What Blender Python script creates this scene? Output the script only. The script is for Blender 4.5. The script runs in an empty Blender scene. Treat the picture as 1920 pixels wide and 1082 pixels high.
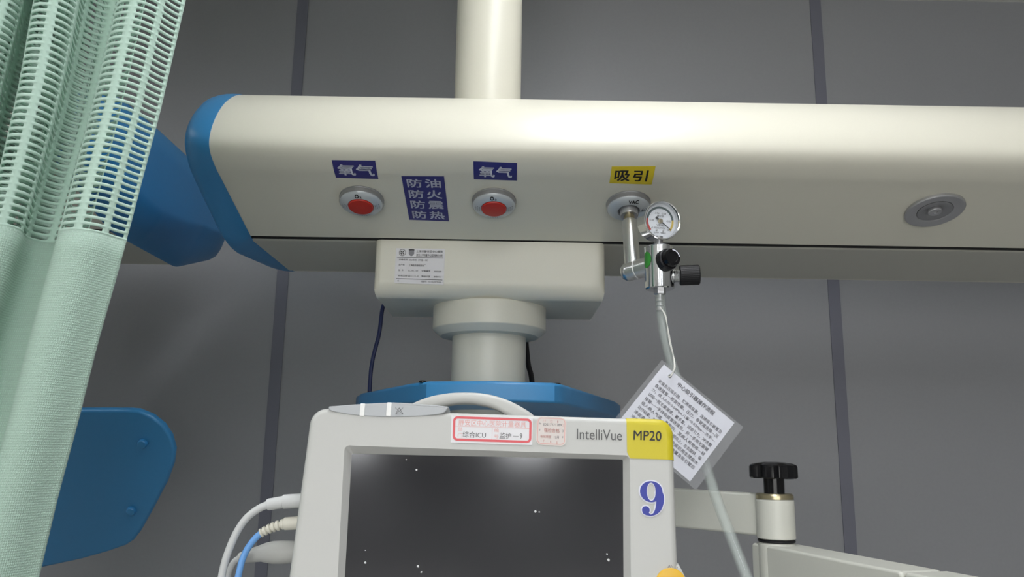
import bpy, bmesh, math, random
import numpy as np
from mathutils import Matrix, Vector

# ------------------------------------------------------------------ camera
F_PX, IW, IH = 1500.0, 1920.0, 1082.0
PITCH, ROLL = math.radians(11.4), math.radians(0.91)
CAM = np.array([0.0, 0.0, 1.45])
_f = np.array([0, math.cos(PITCH), math.sin(PITCH)])
_u0 = np.array([0, -math.sin(PITCH), math.cos(PITCH)])
_r0 = np.array([1.0, 0, 0])
C_U = _u0 * math.cos(ROLL) - _r0 * math.sin(ROLL)
C_R = _r0 * math.cos(ROLL) + _u0 * math.sin(ROLL)
scene = bpy.context.scene
col = scene.collection
cd = bpy.data.cameras.new('camera')
cd.sensor_width = 36.0
cd.lens = 36.0 * F_PX / IW
cd.clip_start = 0.02
cam = bpy.data.objects.new('camera', cd)
col.objects.link(cam)
cam.matrix_world = Matrix(((C_R[0], C_U[0], -_f[0], CAM[0]), (C_R[1], C_U[1], -_f[1], CAM[1]),
                           (C_R[2], C_U[2], -_f[2], CAM[2]), (0, 0, 0, 1)))
scene.camera = cam

# ------------------------------------------------------------------ world, exposure
world = bpy.data.worlds.new('world')
scene.world = world
world.use_nodes = True
world.node_tree.nodes['Background'].inputs[0].default_value = (0.8, 0.9, 1.0, 1)
world.node_tree.nodes['Background'].inputs[1].default_value = 0.05
scene.view_settings.view_transform = 'Standard'
scene.view_settings.look = 'None'
scene.view_settings.exposure = 0.22
scene.view_settings.gamma = 1.0
scene.cycles.use_denoising = True
scene.cycles.max_bounces = 8
scene.cycles.caustics_reflective = False
scene.cycles.caustics_refractive = False
FILL = 5.2             # radiance of the windows added behind the camera as frontal fill light
LAMP = 13.0           # radiance of the ceiling light panels
CEIL = 2.742
WALL_Y = 2.10


# ------------------------------------------------------------------ helpers
def ray(px, py):
    return C_R * ((px - IW / 2) / F_PX) - C_U * ((py - IH / 2) / F_PX) + _f


def at(px, py, Y):
    d = ray(px, py)
    return CAM + d * (Y / d[1])


def on_z(px, py, z):
    d = ray(px, py)
    return CAM + d * ((z - CAM[2]) / d[2])


def nrm(v):
    v = np.asarray(v, float)
    return v / np.linalg.norm(v)


class Frame:
    """local frame: e1 right, e2 up, n towards the viewer"""
    def __init__(s, o, n, up=(0, 0, 1)):
        s.o = np.asarray(o, float)
        s.n = nrm(n)
        up = np.asarray(up, float)
        s.e2 = nrm(up - s.n * up.dot(s.n))
        s.e1 = np.cross(s.e2, s.n)

    def __call__(s, u, v, h=0.0):
        return s.o + s.e1 * u + s.e2 * v + s.n * h

    def px(s, x, y, h=0.0):
        d = ray(x, y)
        o = s.o + s.n * h
        t = (o - CAM).dot(s.n) / d.dot(s.n)
        q = CAM + d * t - s.o
        return np.array([q.dot(s.e1), q.dot(s.e2)])


def smooth_path(pts, n=6):
    pts = [np.asarray(p, float) for p in pts]
    P = [2 * pts[0] - pts[1]] + pts + [2 * pts[-1] - pts[-2]]
    out = []
    for i in range(1, len(P) - 2):
        for k in range(n):
            t = k / n
            a, b, c, d = P[i - 1], P[i], P[i + 1], P[i + 2]
            out.append(0.5 * ((2 * b) + (c - a) * t + (2 * a - 5 * b + 4 * c - d) * t * t + (3 * b - a - 3 * c + d) * t ** 3))
    out.append(pts[-1])
    return out


def rpoly(pts, r, n=5):
    """2D polygon with rounded corners; r a number or one per corner"""
    out = []
    N = len(pts)
    for i in range(N):
        p0, p, p1 = (np.asarray(pts[(i + k) % N], float) for k in (-1, 0, 1))
        rr = r[i] if isinstance(r, (list, tuple)) else r
        a, b = nrm(p0 - p), nrm(p1 - p)
        ang = math.acos(max(-1, min(1, a.dot(b))))
        if rr <= 0:
            out += [p] * (n + 1)
            continue
        d = rr / math.tan(ang / 2)
        q0, q1 = p + a * d, p + b * d
        c = p + nrm(a + b) * (rr / math.sin(ang / 2))
        v0, v1 = q0 - c, q1 - c
        t0 = math.atan2(v0[1], v0[0])
        dt = (math.atan2(v1[1], v1[0]) - t0 + math.pi) % (2 * math.pi) - math.pi
        for k in range(n + 1):
            t = t0 + dt * k / n
            out.append(c + rr * np.array([math.cos(t), math.sin(t)]))
    return out


def rrect(w, h, r, n=5, cx=0, cy=0):
    return rpoly([(cx - w / 2, cy - h / 2), (cx + w / 2, cy - h / 2), (cx + w / 2, cy + h / 2), (cx - w / 2, cy + h / 2)], r, n)


def area2(p):
    return sum(p[i][0] * p[(i + 1) % len(p)][1] - p[(i + 1) % len(p)][0] * p[i][1] for i in range(len(p)))


def inset(pts, d):
    """move every outline point inwards by d (counter-clockwise or clockwise outlines)"""
    N = len(pts)
    sgn = 1 if area2(pts) > 0 else -1
    out = []
    for i in range(N):
        p = np.asarray(pts[i], float)
        j = i - 1
        while np.linalg.norm(np.asarray(pts[j % N]) - p) < 1e-9:
            j -= 1
        k = i + 1
        while np.linalg.norm(np.asarray(pts[k % N]) - p) < 1e-9:
            k += 1
        a = nrm(p - np.asarray(pts[j % N]))
        b = nrm(np.asarray(pts[k % N]) - p)
        na, nb = np.array([-a[1], a[0]]) * sgn, np.array([-b[1], b[0]]) * sgn
        m = na + nb
        L = m.dot(m)
        out.append(p + (m * (2 * d / L) if L > 0.2 else na * d))
    return out


class MB:
    def __init__(s):
        s.v, s.f = [], []

    def add(s, vs, fs):
        b = len(s.v)
        s.v += [tuple(float(c) for c in p) for p in vs]
        s.f += [tuple(b + i for i in f) for f in fs]
        return s

    def rings(s, R, closed=True, cap0=True, cap1=True):
        n = len(R[0])
        vs = [p for r in R for p in r]
        fs = []
        for i in range(len(R) - 1):
            for k in range(n if closed else n - 1):
                a, b = i * n + k, i * n + (k + 1) % n
                fs.append((a, b, b + n, a + n))
        if cap0:
            fs.append(tuple(range(n - 1, -1, -1)))
        if cap1:
            fs.append(tuple(range((len(R) - 1) * n, len(R) * n)))
        return s.add(vs, fs)

    def plate(s, fr, pts, h0, h1, r=0.0, steps=3, r0=None):
        """outline extruded from h0 to h1 along the frame normal, edges rounded by r (front) and r0 (back)"""
        r0 = r if r0 is None else r0
        prof = []
        if r0 > 0:
            for k in range(steps + 1):
                t = math.pi / 2 * k / steps
                prof.append((r0 * (1 - math.sin(t)), h0 + r0 * (1 - math.cos(t))))
        else:
            prof.append((0, h0))
        if r > 0:
            for k in range(steps + 1):
                t = math.pi / 2 * k / steps
                prof.append((r * (1 - math.cos(t)), h1 - r + r * math.sin(t)))
        else:
            prof.append((0, h1))
        if area2(pts) < 0:
            pts = pts[::-1]
        R = []
        for d, h in prof:
            q = inset(pts, d) if d > 1e-7 else pts
            R.append([fr(p[0], p[1], h) for p in q])
        return s.rings(R)

    def lathe(s, fr, prof, seg=40, cap0=True, cap1=True):
        """profile (radius, height) turned about the frame normal"""
        R = [[fr(r * math.cos(2 * math.pi * k / seg), r * math.sin(2 * math.pi * k / seg), h) for k in range(seg)] for r, h in prof]
        return s.rings(R, cap0=cap0, cap1=cap1)

    def tube(s, pts, r, seg=12, cap=True):
        pts = [np.asarray(p, float) for p in pts]
        rr = r if isinstance(r, (list, tuple)) else [r] * len(pts)
        t = [nrm(pts[min(i + 1, len(pts) - 1)] - pts[max(i - 1, 0)]) for i in range(len(pts))]
        ref = np.array([0, 0, 1.0]) if abs(t[0][2]) < 0.9 else np.array([1.0, 0, 0])
        a = nrm(np.cross(t[0], ref))
        R = []
        for i, p in enumerate(pts):
            a = nrm(a - t[i] * a.dot(t[i]))
            b = np.cross(t[i], a)
            R.append([p + rr[i] * (a * math.cos(2 * math.pi * k / seg) + b * math.sin(2 * math.pi * k / seg)) for k in range(seg)])
        return s.rings(R, cap0=cap, cap1=cap)

    def rbox(s, lo, hi, r):
        lo, hi = np.asarray(lo, float), np.asarray(hi, float)
        c = (lo + hi) / 2
        fr = Frame((c[0], lo[1], c[2]), (0, -1, 0))
        return s.plate(fr, rrect(hi[0] - lo[0], hi[2] - lo[2], r * 1.4), -(hi[1] - lo[1]), 0, r)


WL = {}


def tag(o, label=None, cat=None, group=None, kind=None):
    for k, v in (('label', label), ('category', cat), ('group', group), ('kind', kind)):
        if v:
            o[k] = v
    return o


def thing(name, loc, label, cat, group=None):
    o = bpy.data.objects.new(name, None)
    o.empty_display_size = 0.05
    col.objects.link(o)
    o.location = loc
    WL[o.name] = np.asarray(loc, float)
    return tag(o, label, cat, group)


def part(name, mb, m, parent=None, label=None, sharp=35, origin=None, kind=None):
    V = np.array(mb.v, float)
    o0 = (V.min(0) + V.max(0)) / 2 if origin is None else np.asarray(origin, float)
    me = bpy.data.meshes.new(name)
    me.from_pydata((V - o0).tolist(), [], mb.f)
    me.validate()
    for p in me.polygons:
        p.use_smooth = len(p.vertices) <= 4
    try:
        me.set_sharp_from_angle(angle=math.radians(sharp))
    except Exception:
        pass
    me.materials.append(m)
    o = bpy.data.objects.new(name, me)
    col.objects.link(o)
    if len(me.polygons) < 20000:
        wn = o.modifiers.new('weighted_normals', 'WEIGHTED_NORMAL')
        wn.keep_sharp = True
        wn.weight = 90
    WL[o.name] = o0
    if parent is not None:
        o.parent = parent
        o.location = o0 - WL[parent.name]
    else:
        o.location = o0
    return tag(o, label, None, None, kind)


def srgb(r, g, b):
    f = lambda c: (c / 12.92 if c <= 0.04045 else ((c + 0.055) / 1.055) ** 2.4)
    return (f(r / 255), f(g / 255), f(b / 255))


def mat(name, rgb, rough=0.45, metal=0.0, noise=0.0, nscale=400.0, bump=0.0, spec=0.5, coat=0.0):
    m = bpy.data.materials.new(name)
    m.use_nodes = True
    nt = m.node_tree
    b = nt.nodes['Principled BSDF']
    b.inputs['Base Color'].default_value = (*rgb, 1)
    b.inputs['Roughness'].default_value = rough
    b.inputs['Metallic'].default_value = metal
    b.inputs['Specular IOR Level'].default_value = spec
    b.inputs['Coat Weight'].default_value = coat
    if noise or bump:
        tc = nt.nodes.new('ShaderNodeTexCoord')
        nz = nt.nodes.new('ShaderNodeTexNoise')
        nz.inputs['Scale'].default_value = nscale
        nz.inputs['Detail'].default_value = 3
        nt.links.new(tc.outputs['Object'], nz.inputs['Vector'])
        if noise:
            mx = nt.nodes.new('ShaderNodeMix')
            mx.data_type = 'RGBA'
            mx.inputs[6].default_value = (*[c * (1 - noise) for c in rgb], 1)
            mx.inputs[7].default_value = (*[min(1, c * (1 + noise)) for c in rgb], 1)
            nt.links.new(nz.outputs['Fac'], mx.inputs[0])
            nt.links.new(mx.outputs[2], b.inputs['Base Color'])
        if bump:
            bp = nt.nodes.new('ShaderNodeBump')
            bp.inputs['Strength'].default_value = bump
            bp.inputs['Distance'].default_value = 0.0005
            nt.links.new(nz.outputs['Fac'], bp.inputs['Height'])
            nt.links.new(bp.outputs['Normal'], b.inputs['Normal'])
    return m


def clear_mat(name, rgb, opacity, rough=0.1):
    m = mat(name, rgb, rough)
    m.node_tree.nodes['Principled BSDF'].inputs['Alpha'].default_value = opacity
    return m


M = dict(
    wall=mat('wall_paint', (0.300, 0.305, 0.322), 0.42, noise=0.04, nscale=120, bump=0.05),
    trim=mat('trim_strip', (0.165, 0.168, 0.21), 0.45),
    ceiling=mat('ceiling_tile', (0.75, 0.75, 0.73), 0.8, noise=0.04, nscale=30),
    floor=mat('floor_vinyl', (0.46, 0.46, 0.45), 0.35, noise=0.08, nscale=20),
    front=mat('front_wall_paint', (0.40, 0.40, 0.39), 0.7, noise=0.03, nscale=60),
    room=mat('side_wall_paint', (0.70, 0.70, 0.68), 0.7, noise=0.03, nscale=60),
    cream=mat('cream_enamel', (0.67, 0.65, 0.555), 0.35, noise=0.015, nscale=300, bump=0.03),
    rail=mat('rail_enamel', (0.50, 0.49, 0.43), 0.5, noise=0.02, nscale=300),
    blue=mat('blue_plastic', (0.038, 0.225, 0.48), 0.38, noise=0.03, nscale=200),
    gapshade=mat('gap_shade_black', (0.006, 0.006, 0.006), 0.8),
    navy=mat('navy_vinyl', srgb(44, 42, 112), 0.45),
    yellow=mat('yellow_vinyl', srgb(212, 190, 40), 0.45),
    white_ink=mat('white_ink', (0.68, 0.69, 0.78), 0.5),
    black_ink=mat('black_ink', (0.012, 0.012, 0.014), 0.5),
    grey_ink=mat('grey_ink', (0.10, 0.10, 0.10), 0.6),
    pale_ink=mat('pale_grey_ink', (0.24, 0.24, 0.26), 0.6),
    red_ink=mat('red_ink', srgb(214, 92, 98), 0.55),
    pink_ink=mat('pale_red_ink', srgb(222, 165, 158), 0.6),
    blue_ink=mat('blue_ink', srgb(44, 54, 150), 0.5),
    paper=mat('paper_label', (0.72, 0.71, 0.73), 0.6),
    card=mat('card_paper', (0.70, 0.71, 0.78), 0.5),
    film=clear_mat('laminate_film', (0.75, 0.76, 0.80), 0.10, 0.15),
    silver=mat('silver_plastic', (0.50, 0.53, 0.55), 0.32, 0.25),
    steel=mat('dull_steel', (0.52, 0.52, 0.53), 0.32, 0.8),
    darksteel=mat('dark_steel', (0.34, 0.34, 0.35), 0.35, 0.7),
    alu=mat('brushed_aluminium', (0.72, 0.72, 0.72), 0.28, 1.0),
    chrome=mat('chrome', (0.72, 0.73, 0.74), 0.10, 1.0),
    brass=mat('brass', (0.46, 0.40, 0.26), 0.3, 0.9),
    red=mat('red_button_plastic', (0.46, 0.022, 0.012), 0.35),
    dial=mat('dial_face', (0.72, 0.75, 0.80), 0.5),
    black=mat('black_plastic', (0.006, 0.006, 0.007), 0.2, spec=0.3),
    knurl=mat('black_rubber', (0.007, 0.007, 0.009), 0.45, spec=0.3),
    green=mat('green_sticker', (0.03, 0.25, 0.03), 0.5),
    grey_plug=mat('grey_connector', (0.42, 0.42, 0.40), 0.45),
    greyp=mat('grey_plastic', (0.40, 0.405, 0.40), 0.4),
    white_cable=mat('pale_grey_cable', (0.55, 0.56, 0.56), 0.45),
    blue_cable=mat('light_blue_cable', (0.15, 0.36, 0.74), 0.4),
    beige=mat('beige_rubber', (0.62, 0.60, 0.52), 0.5),
    navy_cable=mat('navy_cable', (0.012, 0.022, 0.10), 0.45),
    monitor=mat('monitor_plastic', (0.50, 0.50, 0.48), 0.45, noise=0.01, nscale=300, bump=0.03),
    ycorner=mat('yellow_plastic', (0.56, 0.47, 0.012), 0.5),
    orange=mat('orange_button', (0.72, 0.42, 0.03), 0.4),
    lens=mat('alarm_lens', (0.42, 0.435, 0.45), 0.35),
    rib=mat('white_rib', (0.8, 0.8, 0.78), 0.4),
    arm=mat('arm_enamel', (0.62, 0.62, 0.56), 0.4, noise=0.015, nscale=300),
    string=mat('white_string', (0.75, 0.74, 0.70), 0.7),
    tube=clear_mat('clear_tube', (0.60, 0.66, 0.63), 0.20, 0.12),
    screen=mat('monitor_glass', (0.009, 0.009, 0.012), 0.12, spec=0.6),
    dust=mat('dust', (0.6, 0.6, 0.6), 0.7),
    gold_ink=mat('gold_ink', (0.62, 0.44, 0.06), 0.5),
    green_ink=mat('dark_green_ink', (0.03, 0.06, 0.06), 0.5),
)


def lamp_mat():
    m = bpy.data.materials.new('lamp_diffuser')
    m.use_nodes = True
    b = m.node_tree.nodes['Principled BSDF']
    b.inputs['Base Color'].default_value = (0.8, 0.8, 0.8, 1)
    b.inputs['Emission Color'].default_value = (0.95, 0.97, 1.0, 1)
    b.inputs['Emission Strength'].default_value = LAMP
    return m


M['lamp'] = lamp_mat()


def fill_pane_mat():
    m = bpy.data.materials.new('fill_light_pane')
    m.use_nodes = True
    b = m.node_tree.nodes['Principled BSDF']
    b.inputs['Base Color'].default_value = (0.5, 0.5, 0.5, 1)
    b.inputs['Roughness'].default_value = 0.1
    b.inputs['Emission Color'].default_value = (1.0, 0.99, 0.96, 1)
    b.inputs['Emission Strength'].default_value = FILL
    return m


M['pane'] = fill_pane_mat()


def cloth_mat(name, rgb, weave):
    m = bpy.data.materials.new(name)
    m.use_nodes = True
    nt = m.node_tree
    b = nt.nodes['Principled BSDF']
    b.inputs['Base Color'].default_value = (*rgb, 1)
    b.inputs['Roughness'].default_value = 0.8
    b.inputs['Sheen Weight'].default_value = 0.2
    if weave:
        uv = nt.nodes.new('ShaderNodeUVMap')
        wv = nt.nodes.new('ShaderNodeTexWave')
        wv.wave_type = 'BANDS'
        wv.bands_direction = 'X'
        wv.inputs['Scale'].default_value = 160
        wv.inputs['Distortion'].default_value = 0.6
        w2 = nt.nodes.new('ShaderNodeTexWave')
        w2.bands_direction = 'Y'
        w2.inputs['Scale'].default_value = 130
        w2.inputs['Distortion'].default_value = 1.0
        mul = nt.nodes.new('ShaderNodeMath')
        mul.operation = 'MULTIPLY'
        bp = nt.nodes.new('ShaderNodeBump')
        bp.inputs['Strength'].default_value = 0.55
        bp.inputs['Distance'].default_value = 0.0012
        mx = nt.nodes.new('ShaderNodeMix')
        mx.data_type = 'RGBA'
        mx.inputs[6].default_value = (*[c * 0.90 for c in rgb], 1)
        mx.inputs[7].default_value = (*[min(1, c * 1.10) for c in rgb], 1)
        for w in (wv, w2):
            nt.links.new(uv.outputs['UV'], w.inputs['Vector'])
        nt.links.new(wv.outputs['Fac'], mul.inputs[0])
        nt.links.new(w2.outputs['Fac'], mul.inputs[1])
        nt.links.new(mul.outputs[0], bp.inputs['Height'])
        nt.links.new(bp.outputs['Normal'], b.inputs['Normal'])
        nt.links.new(mul.outputs[0], mx.inputs[0])
        nt.links.new(mx.outputs[2], b.inputs['Base Color'])
    tr = nt.nodes.new('ShaderNodeBsdfTranslucent')
    tr.inputs['Color'].default_value = (*rgb, 1)
    ms = nt.nodes.new('ShaderNodeMixShader')
    ms.inputs[0].default_value = 0.3
    nt.links.new(b.outputs[0], ms.inputs[1])
    nt.links.new(tr.outputs[0], ms.inputs[2])
    nt.links.new(ms.outputs[0], nt.nodes['Material Output'].inputs[0])
    return m


M['net'] = cloth_mat('mint_net', (0.63, 0.82, 0.72), False)
M['cloth'] = cloth_mat('mint_cloth', (0.60, 0.79, 0.68), True)

_text_cache = {}


def text_geo(body, bold=0.0, res=3, cuts=0):
    """outline of a line of text, scaled to the unit square; returns points, faces, aspect"""
    key = (body, bold, cuts)
    if key not in _text_cache:
        cu = bpy.data.curves.new('lettering', 'FONT')
        cu.body = body
        cu.resolution_u = res
        cu.offset = bold
        cu.fill_mode = 'FRONT'
        ob = bpy.data.objects.new('lettering', cu)
        col.objects.link(ob)
        dg = bpy.context.evaluated_depsgraph_get()
        ev = ob.evaluated_get(dg)
        me = ev.to_mesh()
        V = np.array([v.co[:2] for v in me.vertices])
        Fc = [tuple(p.vertices) for p in me.polygons]
        if cuts:
            bm = bmesh.new()
            bm.from_mesh(me)
            zs_ = [v.co.y for v in bm.verts]
            for k in range(1, cuts):
                bmesh.ops.bisect_plane(bm, geom=bm.verts[:] + bm.edges[:] + bm.faces[:], dist=1e-6, plane_co=(0, min(zs_) + (max(zs_) - min(zs_)) * k / cuts, 0), plane_no=(0, 1, 0))
            bm.verts.index_update()
            V = np.array([v.co[:2] for v in bm.verts])
            Fc = [tuple(v.index for v in f_.verts) for f_ in bm.faces]
            bm.free()
        ev.to_mesh_clear()
        bpy.data.objects.remove(ob)
        bpy.data.curves.remove(cu)
        lo, hi = V.min(0), V.max(0)
        _text_cache[key] = ((V - lo) / (hi - lo), Fc, (hi[0] - lo[0]) / (hi[1] - lo[1]))
    return _text_cache[key]


def put_text(mb, body, fmap, u0, v0, u1, v1, bold=0.0, cuts=0):
    """letters filling the box u0..u1, v0..v1 of a map (u,v)->point"""
    V, Fc, asp = text_geo(body, 0.0, 3, cuts)
    n = max(1, len(body))
    du = (u1 - u0) / n
    for sx, sy in (((0, 0),) if not bold else ((-1, -1), (1, -1), (1, 1), (-1, 1))):
        ox, oy = sx * bold * du, sy * bold * (v1 - v0)
        mb.add([fmap(u0 + (u1 - u0) * p[0] + ox, v0 + (v1 - v0) * p[1] + oy) for p in V], Fc)
    return mb


def bil(c4):
    """bilinear map of the unit square (v up) on four corners TL, TR, BR, BL"""
    tl, tr, br, bl = (np.asarray(c, float) for c in c4)
    return lambda u, v: (bl * (1 - u) + br * u) * (1 - v) + (tl * (1 - u) + tr * u) * v


def sheet(mb, fmap3, nu=2, nv=2, t=0.0004):
    """thin sticker sheet on a map (u,v,h)->point"""
    top = [fmap3(i / nu, j / nv, t) for j in range(nv + 1) for i in range(nu + 1)]
    fs = [(j * (nu + 1) + i, j * (nu + 1) + i + 1, (j + 1) * (nu + 1) + i + 1, (j + 1) * (nu + 1) + i) for j in range(nv) for i in range(nu)]
    mb.add(top, fs)
    edge = [(i / nu, 0) for i in range(nu)] + [(1, j / nv) for j in range(nv)] + [(1 - i / nu, 1) for i in range(nu)] + [(0, 1 - j / nv) for j in range(nv)]
    mb.rings([[fmap3(u, v, 0) for u, v in edge], [fmap3(u, v, t) for u, v in edge]], cap0=False, cap1=False)
    return mb


def stroke(mb, fmap, pts, w):
    """flat line of width w along points in map units (metres)"""
    pts = [np.asarray(p, float) for p in pts]
    for a, b in zip(pts[:-1], pts[1:]):
        d = nrm(b - a)
        q = np.array([-d[1], d[0]]) * w / 2
        mb.add([fmap(*(a + q)), fmap(*(a - q)), fmap(*(b - q)), fmap(*(b + q))], [(0, 1, 2, 3)])
    return mb


# ------------------------------------------------------------------ room
X0, X1, Y0 = -3.0, 3.2, -3.6


def struct(name, mb, m):
    return part(name, mb, m, kind='structure')


def slab(lo, hi):
    lo, hi = list(lo), list(hi)
    mb = MB()
    v = [(x, y, z) for z in (lo[2], hi[2]) for y in (lo[1], hi[1]) for x in (lo[0], hi[0])]
    return mb.add(v, [(0, 2, 3, 1), (4, 5, 7, 6), (0, 1, 5, 4), (2, 6, 7, 3), (0, 4, 6, 2), (1, 3, 7, 5)])


struct('wall_back', slab((X0, WALL_Y, 0), (X1, WALL_Y + 0.1, CEIL)), M['wall'])
struct('wall_front', slab((X0, Y0 - 0.1, 0), (X1, Y0, CEIL)), M['front'])
struct('wall_left', slab((X0 - 0.1, Y0, 0), (X0, WALL_Y, CEIL)), M['room'])
struct('wall_right', slab((X1, Y0, 0), (X1 + 0.1, WALL_Y, CEIL)), M['front'])
struct('floor', slab((X0, Y0, -0.1), (X1, WALL_Y, 0)), M['floor'])
struct('ceiling', slab((X0, Y0, CEIL), (X1, WALL_Y, CEIL + 0.1)), M['ceiling'])
for i, (xa_, xb_) in enumerate(((-1.65, -0.15), (0.15, 1.35))):  # unseen glowing windows, added to light the scene from the front
    wf = Frame(((xa_ + xb_) / 2, Y0, 1.32), (0, 1, 0))
    ww = xb_ - xa_
    w_ = struct('window_%d' % (i + 1), MB().plate(wf, rrect(ww, 1.1, 0.004, 2), -0.002, 0.004), M['pane'])
    o_, i_ = rrect(ww + 0.10, 1.20, 0.01, 2), rrect(ww - 0.02, 1.08, 0.004, 2)
    mb = MB().rings([[wf(*p, 0.0) for p in o_], [wf(*p, 0.03) for p in o_], [wf(*p, 0.03) for p in i_], [wf(*p, 0.0) for p in i_]], cap0=False, cap1=False)
    mb.rings([[wf(x_, y_, 0.025) for x_, y_ in ((-0.025, -0.55), (0.025, -0.55), (0.025, 0.55), (-0.025, 0.55))], [wf(x_, y_, 0.0) for x_, y_ in ((-0.025, -0.55), (0.025, -0.55), (0.025, 0.55), (-0.025, 0.55))]])
    part('window_frame', mb, M['rib'], w_)
for i, x in enumerate((-0.615, 0.862)):
    struct('trim_%d' % (i + 1), slab((x - 0.0155, WALL_Y - 0.003, 0.0), (x + 0.0155, WALL_Y + 0.001, CEIL)), M['trim'])

for x, y, lab in ((0.22, 0.62, 'ceiling light panel directly above the camera'),
                  (-0.95, -2.85, 'ceiling light panel far behind the camera, left one of the back row'),
                  (0.10, -2.85, 'ceiling light panel far behind the camera, middle one of the back row'),
                  (1.00, -2.85, 'ceiling light panel far behind the camera, right one of the back row'),
                  (-1.7, 0.25, 'ceiling light panel above the left side of the room'),
                  (0.22, -1.35, 'ceiling light panel behind the camera in the middle row'),
                  ):
    t = thing('ceiling_light', (x, y, CEIL), lab, 'lamp', 'ceiling light panels')
    fr = Frame((x, y, CEIL), (0, 0, -1), (0, 1, 0))
    o2, i2 = rrect(0.32, 1.20, 0.01, 2), rrect(0.27, 1.15, 0.004, 2)
    mb = MB().rings([[fr(p[0], p[1], 0.0) for p in o2], [fr(p[0], p[1], 0.012) for p in o2], [fr(p[0], p[1], 0.012) for p in i2], [fr(p[0], p[1], 0.004) for p in i2]], cap0=False, cap1=False)
    part('frame', mb, M['rib'], t)
    part('diffuser', MB().plate(fr, i2, 0.002, 0.006), M['lamp'], t)

# ------------------------------------------------------------------ ceiling pendant
YC = 1.50
_ctl = [(1.500, 2.046), (1.40, 2.0455), (1.32, 2.041), (1.268, 2.031), (1.232, 2.016), (1.187, 1.982), (1.155, 1.943), (1.140, 1.907), (1.146, 1.886), (1.172, 1.8705), (1.20, 1.8615)]
PROF = smooth_path(_ctl, 6) + [np.array(p) for p in ((1.25, 1.8455), (1.30, 1.8295), (1.359, 1.8108))]
_S = np.concatenate([[0], np.cumsum([np.linalg.norm(PROF[i + 1] - PROF[i]) for i in range(len(PROF) - 1)])])
_PY, _PZ = np.array([p[0] for p in PROF]), np.array([p[1] for p in PROF])
N_FACE = nrm((0, -0.305, -0.952))


def prof_normal(s):
    e = 0.003
    a, b = max(s - e, 0), min(s + e, _S[-1])
    d = nrm((np.interp(b, _S, _PY) - np.interp(a, _S, _PY), np.interp(b, _S, _PZ) - np.interp(a, _S, _PZ)))
    return np.array([0, d[1], -d[0]])


def on_beam(x, s, h=0.0):
    p = np.array([x, np.interp(s, _S, _PY), np.interp(s, _S, _PZ)])
    n = prof_normal(s)
    if n[1] > 0:
        n = -n
    return p + n * h


def beam_px(px, py):
    """pixel -> (X, arc length) on the front profile of the beam"""
    d = ray(px, py)
    best = None
    for i in range(len(PROF) - 1):
        (y0, z0), (y1, z1) = PROF[i], PROF[i + 1]
        A = np.array([[d[1], -(y1 - y0)], [d[2], -(z1 - z0)]])
        if abs(np.linalg.det(A)) < 1e-12:
            continue
        t, k = np.linalg.solve(A, np.array([y0 - CAM[1], z0 - CAM[2]]))
        if -0.02 <= k <= 1.02 and t > 0 and (best is None or t < best[0]):
            best = (t, d[0] * t, _S[i] + k * (_S[i + 1] - _S[i]))
    return np.array([best[1], best[2]])


half = [(p[0], p[1]) for p in PROF]
outline_full = half + [(2 * YC - p[0], p[1]) for p in half[::-1][:-1]]          # closed underside (end cap)
gap = [(1.3592, 1.8108), (1.362, 1.812), (1.364, 1.840)]
shell = half + gap
outline_shell = shell + [(2 * YC - p[0], p[1]) for p in shell[::-1][:-1]]       # recess for the rail
railp = [(1.3685, 1.842), (1.3685, 1.817), (1.3700, 1.8115), (1.374, 1.8085), (1.382, 1.8072)]
outline_rail = railp + [(2 * YC - p[0], p[1]) for p in railp[::-1]]


def resample(pts, n):
    P = np.array(list(pts) + [pts[0]], float)
    L = np.concatenate([[0], np.cumsum(np.linalg.norm(np.diff(P, axis=0), axis=1))])
    t = np.linspace(0, L[-1], n, endpoint=False)
    return np.stack([np.interp(t, L, P[:, 0]), np.interp(t, L, P[:, 1])], 1), L[-1] / n


def round_off(q, step, sigma):
    """closed outline blurred along itself, which rounds its corners"""
    if sigma <= 0:
        return q
    k = np.arange(-60, 61)
    w = np.exp(-(k * step / sigma) ** 2 / 2)
    w /= w.sum()
    return sum(wi * np.roll(q, -ki, axis=0) for wi, ki in zip(w, k))


# rings of the end caps: distance outwards, inset, corner rounding, downward swell of the underside
CAP_NEAR = ((0.0, -0.0012, 0.0, 0.0), (0.009, -0.0015, 0.006, 0.007), (0.019, -0.0015, 0.012, 0.014), (0.029, -0.0005, 0.018, 0.019), (0.037, 0.0015, 0.022, 0.021), (0.043, 0.007, 0.025, 0.019), (0.0465, 0.018, 0.028, 0.015), (0.048, 0.045, 0.030, 0.008))
CAP_FAR = ((0.0, -0.0050, 0.014, 0.0), (0.010, -0.003, 0.020, -0.004), (0.020, 0.004, 0.030, -0.010), (0.029, 0.011, 0.045, -0.017), (0.037, 0.020, 0.056, -0.024), (0.044, 0.031, 0.064, -0.029), (0.050, 0.046, 0.070, -0.033), (0.053, 0.062, 0.072, -0.035))


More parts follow.
